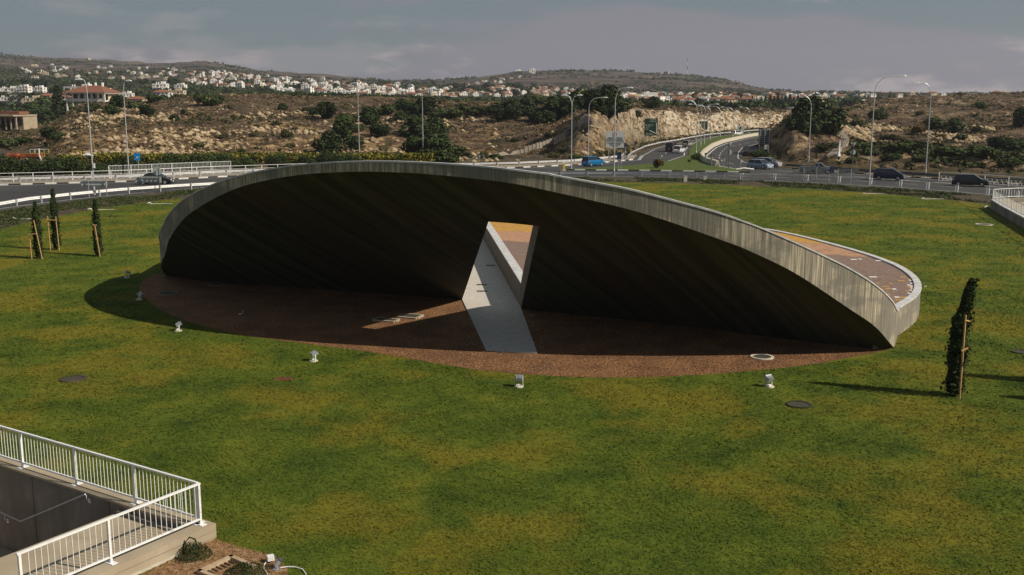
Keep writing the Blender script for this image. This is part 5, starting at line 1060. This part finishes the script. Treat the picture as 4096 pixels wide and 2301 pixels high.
for a in [('long', 25, 236, 58, 0, 'white terraced apartment block, highest at the far left edge'), ('flat3', 62, 237, 30, -6, 'white three-storey block beside the leftmost terrace'), ('flat2', 100, 234, 28, -8, 'white flat-roofed block with pale blue side, upper left'),
          ('long', 25, 262, 55, -4, 'long white terrace in the lower row at the left edge'), ('creaml', 82, 262, 50, -4, 'cream and white terrace in the lower row, second from left'), ('hip2', 118, 256, 26, -8, 'beige gabled villa between the terraces and the tall dark tree'),
          ('creaml', 158, 252, 26, 4, 'low cream house just right of the tall dark tree'), ('long', 205, 237, 76, -4, 'long white terrace above the big veranda villa'), ('creaml', 262, 243, 52, -4, 'second terrace with awnings above the big veranda villa'),
          ('hipw', 162, 262, 24, 0, 'house with red roof tucked left of the veranda villa'), ('hip1', 345, 264, 30, -5, 'low house with orange-red roof right of the veranda villa'), ('flat2', 320, 250, 26, 4, 'white villa behind the orange-roofed house'),
          ('hipw', 410, 248, 40, -4, 'white villa with long red-tiled roof above the green bush'), ('creaml', 440, 243, 40, -4, 'cream terrace above the scrubby hill, left of centre'), ('flat2', 455, 226, 26, -6, 'white villa standing above the cream terrace'), ('flat2', 405, 228, 34, 2, 'white villa among trees above the red-tiled one'), ('long', 27, 208 + 28, 40, 5, 'white block half behind the far left terrace')]:
    place_house(*a, d0=440)
# the veranda villa
x, y, z = on_hill(238, 425); t = thing('veranda_villa', 'two-storey veranda villa with hipped terracotta roof and white columns', 'house', (x, y, z - 1.5), R(-8)); s = 103 * K * y / F
MB().box((0, 1.5, 2), (s * .86, 9, 9), 'cream_wall').build('wall', t); MB().box((0, -1, 2.9), (s, 12, .35), 'white_wall').build('floor_slab', t); MB().box((0, -1, 6.1), (s * 1.04, 13.4, .4), 'white_wall').build('eaves', t)
MB().add([(-s * .54, -8, 6.3), (s * .54, -8, 6.3), (s * .54, 6.5, 6.3), (-s * .54, 6.5, 6.3), (-s * .2, -1, 9.0), (s * .2, -1, 9.0)], [(0, 1, 5, 4), (1, 2, 5), (2, 3, 4, 5), (3, 0, 4), (3, 2, 1, 0)], 'terracotta').build('roof', t)
for k in range(7):
    MB().box((-s * .48 + k * s * .16, -6.7, 2.4), (.5, .5, 8), 'white_wall').build('column', t)
    if k < 6: MB().box((-s * .40 + k * s * .16, -3.1, 4.4), (1.7, .15, 2.2), 'window_dark').build('window', t); MB().box((-s * .40 + k * s * .16, -6.7, 3.5), (s * .15, .1, .7), 'white_wall').build('parapet', t)
for k in range(3): MB().tube([(-s * .2 + k * 3, 2, 6.3), (-s * .2 + k * 3, 2, 10.2)], .55, 'white_paint', 8).build('chimney', t)
x, y, z = on_hill(26, 330); t = thing('bungalow', 'long tan bungalow with shaded veranda at the far left edge', 'house', (x, y, z), R(-10)); s = 78 * K * y / F
MB().box((0, 2, 2), (s, 7, 4.4), 'conc_ramp').build('wall', t); MB().box((0, -.6, 4.2), (s * 1.04, 12, .45), 'conc_ramp').build('roof', t); MB().box((-s * .12, 3, 5.0), (s * .7, 5, .8), 'terracotta').build('tiled_roof', t)
for k in range(6): MB().box((-s * .45 + k * s * .18, -4.4, 2), (.45, .45, 4.2), 'conc_ramp').build('column', t)
for k in range(5): MB().box((-s * .36 + k * s * .18, -1.55, 2.2), (2.2, .12, 1.9), 'window_dark').build('window', t)
# far town
FP = {}
for k, v in {'a': (11, 9, 2, 'flat', 'white_wall', 11, 1), 'b': (14, 9, 2, 'hip', 'white_wall', 12, 1), 'c': (12, 9, 3, 'flat', 'white_wall', 13, 1), 'd': (13, 10, 2, 'hip', 'cream_wall', 14, 1), 'e': (24, 9, 2, 'flat', 'cream_wall', 15, 1), 'f': (10, 8, 2, 'flat', 'cream_wall', 16, 1), 'g': (20, 9, 2, 'flat', 'white_wall', 17, 1)}.items(): FP[k] = flat_copy(house('town_house', *v), 'town_house')
DESC = {'a': 'small white cube-shaped villa', 'b': 'white house with red hipped roof', 'c': 'tall white three-storey villa', 'd': 'cream house with red hipped roof', 'e': 'long cream terrace', 'f': 'small cream flat-roofed house', 'g': 'long white terrace'}
fused = set(); hr_ = random.Random(42)
def town(n, x0, x1, yf0, yf1, w0, w1, where, kinds, d0, maxd=3300):
    for _ in range(n):
        Xd = hr_.uniform(x0, x1); t_ = hr_.random(); Yd = yf0(Xd) + (yf1(Xd) - yf0(Xd)) * t_; x, y, z = hit(Xd, Yd, d0, maxd)
        if y > maxd * .97: continue
        k = hr_.choice(kinds); o = FP[k] if k not in fused else FP[k].copy()
        if k in fused: COL.objects.link(o)
        fused.add(k); wpx = w0 + (w1 - w0) * t_; W0 = {'a': 11, 'b': 14, 'c': 12, 'd': 13, 'e': 24, 'f': 10, 'g': 20}[k]; s = max(.5, min(wpx * .60 * hr_.uniform(.65, 1.3) * K * y / F / W0 * (1.5 if k in 'eg' else 1), 2.2))
        o.location = (x, y, z - .5); o.scale = (s,) * 3; o.rotation_euler.z = R(hr_.uniform(-35, 35)); tag(o, DESC[k] + ' ' + where, 'house', 'houses ' + where)
    return
I = lambda pts: (lambda X: np.interp(X, [p[0] for p in pts], [p[1] for p in pts]))
town(70, 470, 720, I([(470, 182), (720, 196)]), I([(470, 214), (720, 232)]), 7, 11, 'high on the slope under the pointed left hill', 'aabcdf', 600)
town(84, 690, 1010, I([(690, 197), (1010, 214)]), I([(690, 236), (1010, 244)]), 7, 12, 'in the white town left of centre', 'aaabccdg', 500)
town(46, 880, 1160, I([(880, 226), (1160, 222)]), I([(880, 246), (1160, 250)]), 10, 16, 'at the lower edge of the white town', 'aacdgbf', 560, 1400)
town(78, 1160, 1480, I([(1160, 214), (1480, 228)]), I([(1160, 248), (1480, 244)]), 9, 15, 'below the central hill', 'aabddfb', 500)
town(70, 1560, 1960, I([(1560, 240), (1960, 240)]), I([(1560, 266), (1960, 264)]), 11, 19, 'in the red-roofed village beyond the motorway', 'abbddeg', 500, 1400)
town(34, 1900, 2190, I([(1900, 238), (2190, 238)]), I([(1900, 262), (2190, 250)]), 9, 16, 'behind the cypress row and conical mound', 'abddgf', 500, 1400)
town(60, 20, 600, I([(20, 156), (600, 182)]), I([(20, 196), (600, 208)]), 6, 10, 'scattered on the high left hillside', 'aafbe', 900)
town(9, 1190, 1330, I([(1190, 206), (1330, 190)]), I([(1190, 214), (1330, 206)]), 8, 12, 'dotted on the flank of the central hill', 'ad', 900)
for k, (Xd, w, lb, kd) in enumerate([(2195, 16, 'white house at the left end of the right ridge', 'g'), (2225, 15, 'small red-roofed house on the right ridge between the lamp posts', 'd'), (2262, 14, 'cream house with cypresses on the right ridge', 'b'), (2292, 14, 'low cream house left of the right lamp on the ridge', 'f'), (2345, 18, 'red-roofed house right of the right lamp on the ridge', 'd'), (2372, 16, 'white terrace on the right ridge', 'g'), (2428, 14, 'cream house left of the white cube on the ridge', 'f'), (2448, 18, 'bright white cube house highest on the right ridge', 'a'), (2478, 20, 'long pale house right of the white cube', 'g'), (2505, 20, 'cream house with orange roof on the right ridge', 'd'), (2530, 16, 'pale house near the right end of the ridge', 'f'), (2140, 22, 'white terrace stepping down left of the right ridge', 'g'), (2168, 26, 'long white building with blue shade by the ridge', 'g')]):
    x, y, z = on_hill(Xd, 438 + (k % 3) * 8 if Xd > 2190 else 520); o = FP[kd].copy(); COL.objects.link(o); z = zy(y, 243 * K) if Xd > 2190 else z; o.location = (x, y, z + .2); W0 = {'a': 11, 'b': 14, 'd': 13, 'f': 10, 'g': 20}[kd]; o.scale = (w * K * y / F / W0,) * 3; o.rotation_euler.z = R(hr_.uniform(-20, 20)); tag(o, lb, 'house', 'houses on the right ridge')
for Xd, d, w, lb, kd in ((1303, 2190, 18, 'white mansion crowning the left end of the central hill', 'g'), (1672, 2150, 12, 'pale house on the crest of the central hill', 'f'), (228, 3150, 22, 'pale hamlet on the crest of the left hill', 'e'), (525, 2980, 26, 'pale buildings on top of the pointed left hill', 'e'), (1338, 1900, 16, 'unfinished grey frame building on the central hill', 'c')):
    x, y, z = on_hill(Xd, d); o = FP[kd].copy(); COL.objects.link(o); W0 = {'e': 24, 'f': 10, 'g': 20, 'c': 12}[kd]; s = w * K * y / F / W0; o.location = (x, y - 15, z - 1); o.scale = (s, s, s * .8); tag(o, lb, 'house')
TH_ = [o for o in COL.objects if o.name.startswith('town_house') and o.get('group', '').startswith('houses ') and 'ridge' not in o.get('group', '')]
bpy.context.view_layer.update()
TH_.sort(key=lambda o: -o.scale[0] * o.dimensions.x / o.scale[0] / o.location.y)
q = MB()
for o in TH_[262:]:
    mw = o.matrix_basis; off = len(q.v); q.v += [tuple(mw @ v.co) for v in o.data.vertices]
    for p_ in o.data.polygons: q.f.append([i + off for i in p_.vertices]); q.m.append(q.mi(o.data.materials[p_.material_index]))
    bpy.data.objects.remove(o)
if q.v: tag(q.build('distant_houses'), kind='stuff')
x, y, z = on_hill(1620, 520); t = thing('white_shed', 'white cube building with long low wall above the cutting', 'building', (x + 3, y, z)); MB().box((0, 0, 2), (7, 6, 6.5), 'white_wall').build('tower', t); MB().box((-14, 0, .6), (22, 2, 2.0), 'white_wall').build('wall', t)
g = hit(2062, 262, 360, 700); x, y, z = on_hill(2056, 470); t = thing('earth_mound', 'pale conical earth mound above the big round bush', 'mound', (x, y, z - 1)); MB().tube([(0, 0, 0), (0, 0, 3), (0, 0, 6.5)], [13, 6.5, .6], 'soil_pale', 18).build('heap', t)
x, y, z = on_hill(2030, 430); t = thing('white_hall', 'low white vaulted hall below the cypress row', 'building', (x, y, z)); MB().box((0, 0, 1.5), (13, 8, 4), 'white_wall').build('wall', t); MB().tube([(4, -4, 3.0), (4, 4, 3.0)], 2.2, 'white_wall', 12).build('vault', t); MB().box((3, -4.05, 1.4), (2.6, .1, 2.2), 'window_dark').build('window', t)

# ================================================================ TREES AND SCRUB
TM = {'carob': [crown_mesh('crown', 20 + k, 1900, 1, 1.65, ['leaf_dark', 'leaf_mid'], .105, .05, 12) for k in range(4)], 'olive': [crown_mesh('crown', 40 + k, 1000, 1, 1.35, ['leaf_olive', 'leaf_mid'], .12, .05, 9) for k in range(3)], 'rust': [crown_mesh('crown', 50, 1100, 1, 1.5, ['leaf_rust', 'leaf_mid'], .10, .05, 9)], 'green': [crown_mesh('crown', 60 + k, 1000, 1, 1.35, ['leaf_mid', 'leaf_olive'], .12, .05, 9) for k in range(3)], 'far': [crown_mesh('crown', 70 + k, 260, 1, 1.1, ['leaf_dark'], .24, .05, 6) for k in range(3)]}
TRK = MB().tube([(0, 0, -.5), (.02, 0, .25), (-.03, .02, .6)], [.07, .055, .03], 'bark', 6); tme = bpy.data.meshes.new('trunk'); tme.from_pydata(TRK.v, [], TRK.f); tme.materials.append(M['bark'])
CYP = column_mesh('crown', 31, 700, .14, 1, ['cypress_leaf', 'leaf_dark'], .035)
NAMES = {'carob': ('carob_tree', 'dark carob tree'), 'olive': ('olive_bush', 'grey-green olive bush'), 'rust': ('autumn_bush', 'rust-coloured bush'), 'green': ('green_bush', 'mid-green bush'), 'far': ('town_tree', 'dark tree')}
ordw = ['first', 'second', 'third', 'fourth', 'fifth', 'sixth', 'seventh', 'eighth', 'ninth', 'tenth', 'eleventh', 'twelfth', 'thirteenth', 'fourteenth', 'fifteenth', 'sixteenth', 'seventeenth', 'eighteenth', 'nineteenth', 'twentieth']
def tree(kind, Xd, Yd, rpx, label, dfix=None, hs=1.0, group=None, d0=178, loc=None, lift=0):
    if loc is not None: x, y, z = loc
    elif dfix: x, y, z = on_hill(Xd, dfix)
    else: x, y, z = hit(Xd, Yd, d0)
    r = rpx * K * y / F; t = thing(NAMES[kind][0], label, 'tree' if kind in ('carob', 'far') else 'bush', (x, y, z - .1 * r + lift), random.uniform(0, 6.28), group); t.scale = (r * 1.28, r * 1.28, r * hs)
    link('crown', random.choice(TM[kind]), t); link('trunk', tme, t); return t
GROUPS = {
 ('on the left flat below the villas', 'at left'): [('carob', 75, 292, 26, .8), ('carob', 110, 302, 28, .8), ('green', 12, 372, 30, .6), ('green', 55, 365, 25, .6), ('carob', 20, 330, 26, .6), ('carob', 60, 262, 30, .7), ('green', 105, 268, 24, .8), ('carob', 165, 282, 18, .9), ('carob', 150, 350, 20, .7), ('carob', 120, 345, 26, .6), ('green', 35, 300, 20, .7)],
 ('round the veranda villa', 'villa'): [('green', 225, 282, 22, .8), ('carob', 282, 286, 17, .9), ('carob', 303, 268, 20, 1.0), ('green', 330, 274, 18, .8), ('carob', 362, 290, 20, .9), ('carob', 178, 268, 14, 1), ('green', 385, 260, 16, 1)],
 ('on the scrubby left hill', 'hill'): [('green', 520, 266, 27, .9), ('carob', 545, 262, 18, .8), ('olive', 440, 300, 9, 1.2), ('olive', 590, 303, 9, 1.3), ('olive', 575, 276, 10, .8), ('carob', 711, 277, 12, .9), ('olive', 718, 345, 15, 1), ('olive', 694, 318, 9, 1.2), ('green', 794, 290, 17, .9), ('olive', 770, 282, 10, .9), ('carob', 462, 288, 8, .9), ('olive', 560, 350, 14, .7), ('olive', 640, 345, 12, .7), ('green', 500, 372, 15, .6), ('olive', 730, 372, 14, .7), ('green', 610, 385, 10, .8)],
 ('in the dark clump left of the middle lamps', 'clump'): [('carob', 827, 298, 24, 1.1), ('carob', 867, 350, 30, 1.35), ('carob', 832, 384, 34, 1.0), ('carob', 928, 312, 30, .9), ('carob', 952, 345, 25, .9), ('carob', 885, 378, 26, .9), ('green', 905, 330, 18, .8), ('green', 970, 288, 24, .8), ('green', 938, 285, 16, .9)],
 ('in the big carob clump behind the crest', 'crest'): [('carob', 1005, 305, 16, 1), ('carob', 1020, 280, 24, .9), ('carob', 1068, 290, 32, .9), ('carob', 1052, 345, 38, .9), ('carob', 1092, 345, 34, .9), ('green', 1130, 300, 26, .9), ('olive', 1165, 285, 24, .9), ('green', 1200, 290, 24, .8), ('olive', 1100, 300, 22, .9)],
 ('just beyond the road behind the crest', 'road'): [('carob', 1045, 392, 30, 1.1), ('carob', 1093, 394, 38, 1.1), ('green', 1135, 396, 28, 1.0), ('green', 1070, 408, 34, .8), ('green', 1110, 410, 36, .7), ('olive', 1168, 398, 18, .8), ('olive', 1007, 408, 18, .7), ('green', 960, 410, 24, .6), ('olive', 905, 410, 16, .6), ('green', 1245, 402, 20, .6), ('olive', 1216, 400, 12, 1.2)],
 ('in the dark wood on the hill behind the billboard', 'wood'): [('carob', 1232, 292, 24, .8), ('carob', 1270, 305, 30, 1.0), ('carob', 1295, 300, 28, 1.1), ('carob', 1325, 290, 28, 1.0), ('carob', 1350, 306, 24, .9), ('carob', 1375, 312, 26, .9), ('carob', 1400, 304, 32, 1.1), ('carob', 1428, 290, 28, 1.0), ('carob', 1463, 270, 30, 1.0), ('carob', 1490, 278, 30, 1.1), ('carob', 1528, 284, 32, 1.2), ('carob', 1552, 296, 26, 1.2), ('carob', 1533, 304, 22, .9), ('green', 1345, 262, 26, .7), ('green', 1405, 260, 24, .7), ('carob', 1500, 262, 24, .9), ('olive', 1440, 278, 16, 1)],
 ('on the rock face left of the motorway', 'rock'): [('green', 1463, 310, 11, .9), ('carob', 1603, 299, 11, 1), ('green', 1583, 278, 8, 1), ('green', 1413, 384, 11, .8), ('olive', 1394, 398, 16, .7), ('green', 1448, 404, 17, .8), ('olive', 1500, 398, 16, .8), ('olive', 1540, 396, 18, .6), ('green', 1572, 386, 15, .7), ('olive', 1380, 345, 10, .9), ('green', 1300, 356, 12, .6)],
 ('on the dry slope at the right', 'right'): [('carob', 2210, 301, 23, .75), ('olive', 2313, 290, 10, .9), ('green', 2348, 325, 26, .95), ('carob', 2403, 335, 26, .9), ('green', 2465, 274, 15, 1), ('carob', 2566, 320, 28, 1.1), ('olive', 2462, 334, 19, .7), ('green', 2272, 378, 36, .6), ('green', 2307, 376, 26, .7), ('green', 2415, 356, 15, 1), ('green', 2395, 396, 30, .6), ('green', 2465, 396, 32, .7), ('carob', 2507, 378, 34, .7), ('carob', 2548, 388, 28, .8), ('green', 2195, 392, 18, .6), ('green', 2245, 402, 24, .6), ('green', 2457, 426, 22, .6), ('olive', 2352, 425, 16, .7), ('olive', 2157, 322, 20, .7), ('rust', 2308, 338, 19, .9), ('green', 2320, 405, 22, .6), ('olive', 2420, 415, 22, .5), ('olive', 2080, 375, 26, .6), ('olive', 2150, 408, 20, .5), ('green', 2540, 425, 26, .6), ('rust', 2370, 350, 14, .8), ('olive', 2240, 350, 22, .5)],
}
for (where, tagw), L_ in GROUPS.items():
    cnt = {}
    for kd, Xd, Yd, rp_, hs in sorted(L_, key=lambda a: a[1]):
        i = cnt[kd] = cnt.get(kd, 0) + 1; tree(kd, Xd, Yd, rp_, '%s %s, %s from left' % (NAMES[kd][1], where, ordw[min(i - 1, 19)]), hs=hs * .95, group='bushes and trees ' + where, d0=170)
tree('carob', 2064, 344, 54, 'great rounded dark green tree on the edge of the shaded cutting', dfix=214, hs=1.15)
tree('carob', 2098, 340, 30, 'right-hand lobe of foliage beside the great rounded tree', dfix=219, hs=1.1)
tree('carob', 1640, 306, 21, 'dark tree directly behind the large green direction sign', dfix=296)
tree('carob', 2022, 350, 32, 'lower dark lobe of foliage beside the great rounded tree', dfix=209, hs=1.25)
for X, Y, r_, kd, lb in ((2628, 672, 22, 'rust', 'round rust-topped bush on the green island'), (2780, 640, 14, 'carob', 'dark bush at the island tip, left of two'), (2800, 636, 13, 'rust', 'reddish bush at the island tip, right of two'), (2757, 648, 6, 'green', 'tiny green shrub left of the island tip bushes')):
    p = un(X, Y, .12); x = tree(kd, 0, 0, r_ / K, lb, loc=(p[0], p[1], .12), hs=1.25)
for X, Y, r_, lb in ((3035, 628, 26, 'green bush at the bend of the slip road, left of three'), (3062, 634, 22, 'green bush below the ribbed sign back, middle of three'), (3085, 640, 18, 'green bush by the start of the dark guardrail, right of three')):
    p = un(X, Y); tree('green', 0, 0, r_ / K, lb, loc=(p[0], p[1], -.2), hs=1.0)
x, y, z = on_hill(145, 420); t = thing('tall_tree', 'tall dark conifer rising between the left villas', 'tree', (x, y, z), 0); link('crown', CYP, t); link('trunk', tme, t); t.scale = (19, 19, 14)
for i, (Xd, hp) in enumerate([(1880, 17), (1893, 20), (1904, 15), (1915, 19), (1926, 22), (1938, 25), (1948, 21), (1957, 27), (1967, 22), (1977, 24), (1987, 28), (1998, 22), (2008, 26), (2018, 20), (1846, 17), (1825, 14), (1806, 15), (1602, 15), (1700, 14)]):
    x, y, z = on_hill(Xd, 560); h = hp * K * y / F; t = thing('cypress', 'slim dark cypress, %s in the row behind the motorway cutting' % (ordw[i]), 'cypress tree', (x, y, z - 1), i, 'distant row of cypresses'); link('crown', CYP, t); link('trunk', tme, t); t.scale = (h * 1.3, h * 1.3, h + 1)
# hedge of shrubs behind the left fence
HEDGE = [crown_mesh('crown', 90 + k, 3000, 1, 1.5, ['leaf_dark', 'leaf_mid'], .055, .05, 12) for k in range(4)]
HP = resample(offset([(-170, 104)] + OUT_L[2:7], 12.5), 4.4); HP = [p for p in HP if -112 < p[0] < -26]
for i, p in enumerate(HP):
    for j in range(2):
        if j and i % 2: continue
        x, y = p[0] + random.uniform(-1, 1), p[1] + j * 5 + random.uniform(-1, 1); far_ = i / len(HP); t = tree('carob' if random.random() < .5 else 'green', 0, 0, 1, 'dark green oleander in the long hedge behind the left fence', loc=(x, y, -.3), group='shrubs of the long hedge behind the left fence'); s = random.uniform(2.6, 3.6) * (1.0 - .25 * far_); t.scale = (s, s, s * .72); t.children[0].data = random.choice(HEDGE) if t.children[0].name.startswith('crown') else t.children[0].data; t['category'] = 'bush'
# vineyard rows
V_, Fm = [], []
for rI in range(4):
    x0 = np.linspace(-78, -14, 1500); yb = 181 + rI * 2.6 + (x0 + 50) * .04
    for _ in range(3): V_.append(np.c_[x0 + rng.normal(size=1500) * .3, yb + rng.normal(size=1500) * .3, rng.uniform(.3, 1.75, 1500) * (.85 + .3 * vnoise(x0, yb, 3, 8))])
V_ = np.vstack(V_); o = link('vineyard', leafy('vineyard', V_, rng.normal(size=V_.shape) + [0, -.3, .6], .24, ['leaf_yellow', 'leaf_mid'], midx=(rng.uniform(size=len(V_)) < .22).astype(int))); o['kind'] = 'stuff'
# undergrowth on the verge, dry scrub, stones, far woods: uncountable
def clumps(name, P, r, k, mats, asp=1.0, hz=.8, split=.3, size=.5):
    n = len(P); C = np.repeat(P, k, 0); rr = np.repeat(np.asarray(r) * np.ones(n), k); d = rng.normal(size=(n * k, 3)); d /= np.linalg.norm(d, axis=1)[:, None]; d[:, 2] = np.abs(d[:, 2])
    pts = C + d * (rr * rng.uniform(.3, 1, n * k))[:, None] * [1, 1, hz]; mi = np.repeat((rng.uniform(size=n) < split).astype(int), k)
    me = leafy(name, pts, d, 1.0, mats, midx=mi, aspect=asp)
    co = np.zeros(len(me.vertices) * 3, np.float32); me.vertices.foreach_get('co', co); co = co.reshape(-1, 4, 3); co = pts[:, None] + (co - pts[:, None]) * (rr * size)[:, None, None]; me.vertices.foreach_set('co', co.astype(np.float32).ravel()); me.update()
    o = link(name, me); o['kind'] = 'stuff'; return o
a = rng.uniform(R(-5), R(185), 9000); r_ = 49.2 + rng.uniform(0, 1, 9000) ** .8 * 7.2; P = np.c_[RC[0] + r_ * np.cos(a), RC[1] + r_ * np.sin(a), np.zeros(9000)]; kp = vnoise(P[:, 0], P[:, 1], 4, 31) > -.22; clumps('ground_cover', P[kp], rng.uniform(.18, .45, kp.sum()), 12, ['leaf_mid', 'leaf_olive'], .5, .7, .35, .32)
def slope_pts(n, x0, x1, y0, y1, test):
    u = (rng.uniform(x0, x1, n) * K - CX) / F * cT; y = np.sqrt(rng.uniform(y0 ** 2, y1 ** 2, n)); x = u * y; z, b0, us2, dk = terr(x, y, True); k = test(u, x, y, b0, us2); return np.c_[x, y, z][k]
P = slope_pts(26000, -60, 2640, 158, 450, lambda u, x, y, b, s: (y > b + 2) & ~((((u / cT * F + CX) / K) > 1470) & (((u / cT * F + CX) / K) < 1900) & (y < b + 22)) & (vnoise(x, y, 14, 41) + .5 * vnoise(x, y, 4, 42) > -.12))
clumps('dry_scrub', P, rng.uniform(.3, .95, len(P)), 9, ['dry', 'leaf_olive'], .6, .7, .38, .42)
P = slope_pts(9000, -60, 2640, 158, 450, lambda u, x, y, b, s: (y > b + 2) & (vnoise(x, y, 22, 51) > .05) & ~((((u / cT * F + CX) / K) > 1470) & (((u / cT * F + CX) / K) < 1980) & (y < b + 26)))
clumps('green_scrub', P, rng.uniform(.4, 1.25, len(P)), 12, ['leaf_olive', 'leaf_dark'], .7, .8, .3, .4)
P = slope_pts(6500, 100, 1250, 185, 290, lambda u, x, y, b, s: (y > b + 3) & (vnoise(x, y, 11, 65) + .5 * vnoise(x, y, 4, 66) > .08)); scatter_stones('bank_boulders', P, rng.uniform(.25, .95, len(P)), 'rock', flat=.75)
P = slope_pts(3000, 2120, 2640, 215, 262, lambda u, x, y, b, s: s & (vnoise(x, y, 11, 68) > .1)); scatter_stones('outcrop_boulders', P, rng.uniform(.35, 1.1, len(P)), 'rock', flat=.8)
P = slope_pts(4200, 2150, 2660, 168, 222, lambda u, x, y, b, s: (y > b + 3) & (vnoise(x, y, 9, 69) > -.1)); clumps('roadside_scrub', P, rng.uniform(.5, 1.5, len(P)), 12, ['leaf_mid', 'leaf_olive'], .7, .6, .35, .36)
P = slope_pts(12000, -60, 2640, 170, 450, lambda u, x, y, b, s: (y > b + 5) & (vnoise(x, y, 16, 61) + .4 * vnoise(x, y, 5, 62) > .0)); scatter_stones('hillside_stones', P, rng.uniform(.14, .6, len(P)), 'rock')
P = slope_pts(7000, 1465, 2020, 190, 440, lambda u, x, y, b, s: (y > b - 1) & (y < b + 18) & ~s); scatter_stones('cutting_boulders', P, rng.uniform(.25, .8, len(P)), 'rock', flat=.8)
P = slope_pts(15000, 1465, 2000, 185, 440, lambda u, x, y, b, s: (y > b - 26) & (y < b - .5) & ~s & (y > 196) & (x < np.interp(y, [193, 209, 237.9, 258, 276, 298, 319.5, 343, 364, 400, 450], [22.4, 25, 31.3, 37.5, 44.8, 52.5, 61, 73.6, 86, 112, 160]) - 2.2)); P = P[rng.uniform(size=len(P)) < .9]; P[:, 2] = -.1; clumps('cutting_verge_scrub', P, rng.uniform(.7, 1.6, len(P)), 10, ['leaf_olive', 'dry'], .6, .8, .4, .4)
P = slope_pts(900, 1480, 1990, 200, 440, lambda u, x, y, b, s: (y > b + 2) & (y < b + 16) & ~s); clumps('cutting_tufts', P, rng.uniform(.3, .8, len(P)), 12, ['dry', 'leaf_dark'], .7, .8, .6, .4)
# dark trees between the houses of the town
tr = random.Random(5)
for (n, x0, x1, ya, yb, w0, w1, wh, d0) in ((46, -10, 520, 208, 258, 8, 14, 'between the left villas', 440), (56, 480, 1150, 205, 250, 5, 9, 'among the houses of the white town', 480), (60, 1120, 1600, 218, 254, 6, 11, 'below the central hill', 440), (60, 1560, 2180, 240, 268, 7, 12, 'in the village beyond the motorway', 480)):
    for _ in range(n):
        tree('far', tr.uniform(x0, x1), tr.uniform(ya, yb), tr.uniform(w0, w1), 'dark evergreen tree ' + wh, hs=tr.uniform(.8, 1.5), group='dark evergreen trees ' + wh, d0=d0)
for Xd in (2152, 2183, 2208, 2236, 2248, 2278, 2305, 2322, 2330, 2392, 2408, 2415, 2490, 2545, 2560, 2572): x = tree('far', Xd, 0, tr.uniform(7, 11), 'dark tree between the houses on the right ridge', dfix=436, hs=1.1, group='dark trees on the right ridge')
def far_pts(n, x0, x1, y0, y1, thr, sc):
    u = (rng.uniform(x0, x1, n) * K - CX) / F * cT; y = np.exp(rng.uniform(math.log(y0), math.log(y1), n)); x = u * y; k = vnoise(x, y, sc, 71) + .5 * vnoise(x, y, sc / 4, 72) > thr; x, y = x[k], y[k]; return np.c_[x, y, terr(x, y)]
P = far_pts(34000, -60, 2640, 520, 3250, .10, 130); clumps('far_woodland', P, P[:, 1] * .0014 * rng.uniform(.6, 1.5, len(P)), 5, ['leaf_dark', 'leaf_olive'], .8, .9, .25, .75)
P = far_pts(22000, -60, 2300, 450, 1500, -.10, 60); clumps('town_gardens', P, rng.uniform(.9, 2.6, len(P)), 8, ['leaf_dark', 'leaf_mid'], .8, .9, .3, .6)

# ================================================================ HAZE
HZD = .00012
if HZD > 0:
    m = bpy.data.materials.new('haze'); m.use_nodes = True; n, l = m.node_tree.nodes, m.node_tree.links; n.remove(n['Principled BSDF'])
    v = n.new('ShaderNodeVolumePrincipled'); v.inputs['Color'].default_value = (.80, .82, .92, 1); v.inputs['Density'].default_value = HZD; v.inputs['Anisotropy'].default_value = .3
    l.new(v.outputs[0], n['Material Output'].inputs['Volume']); M['haze'] = m
    q = MB().box((0, 1800, 93.5), (5200, 3900, 195), 'haze'); o = q.build('haze'); o['kind'] = 'stuff'
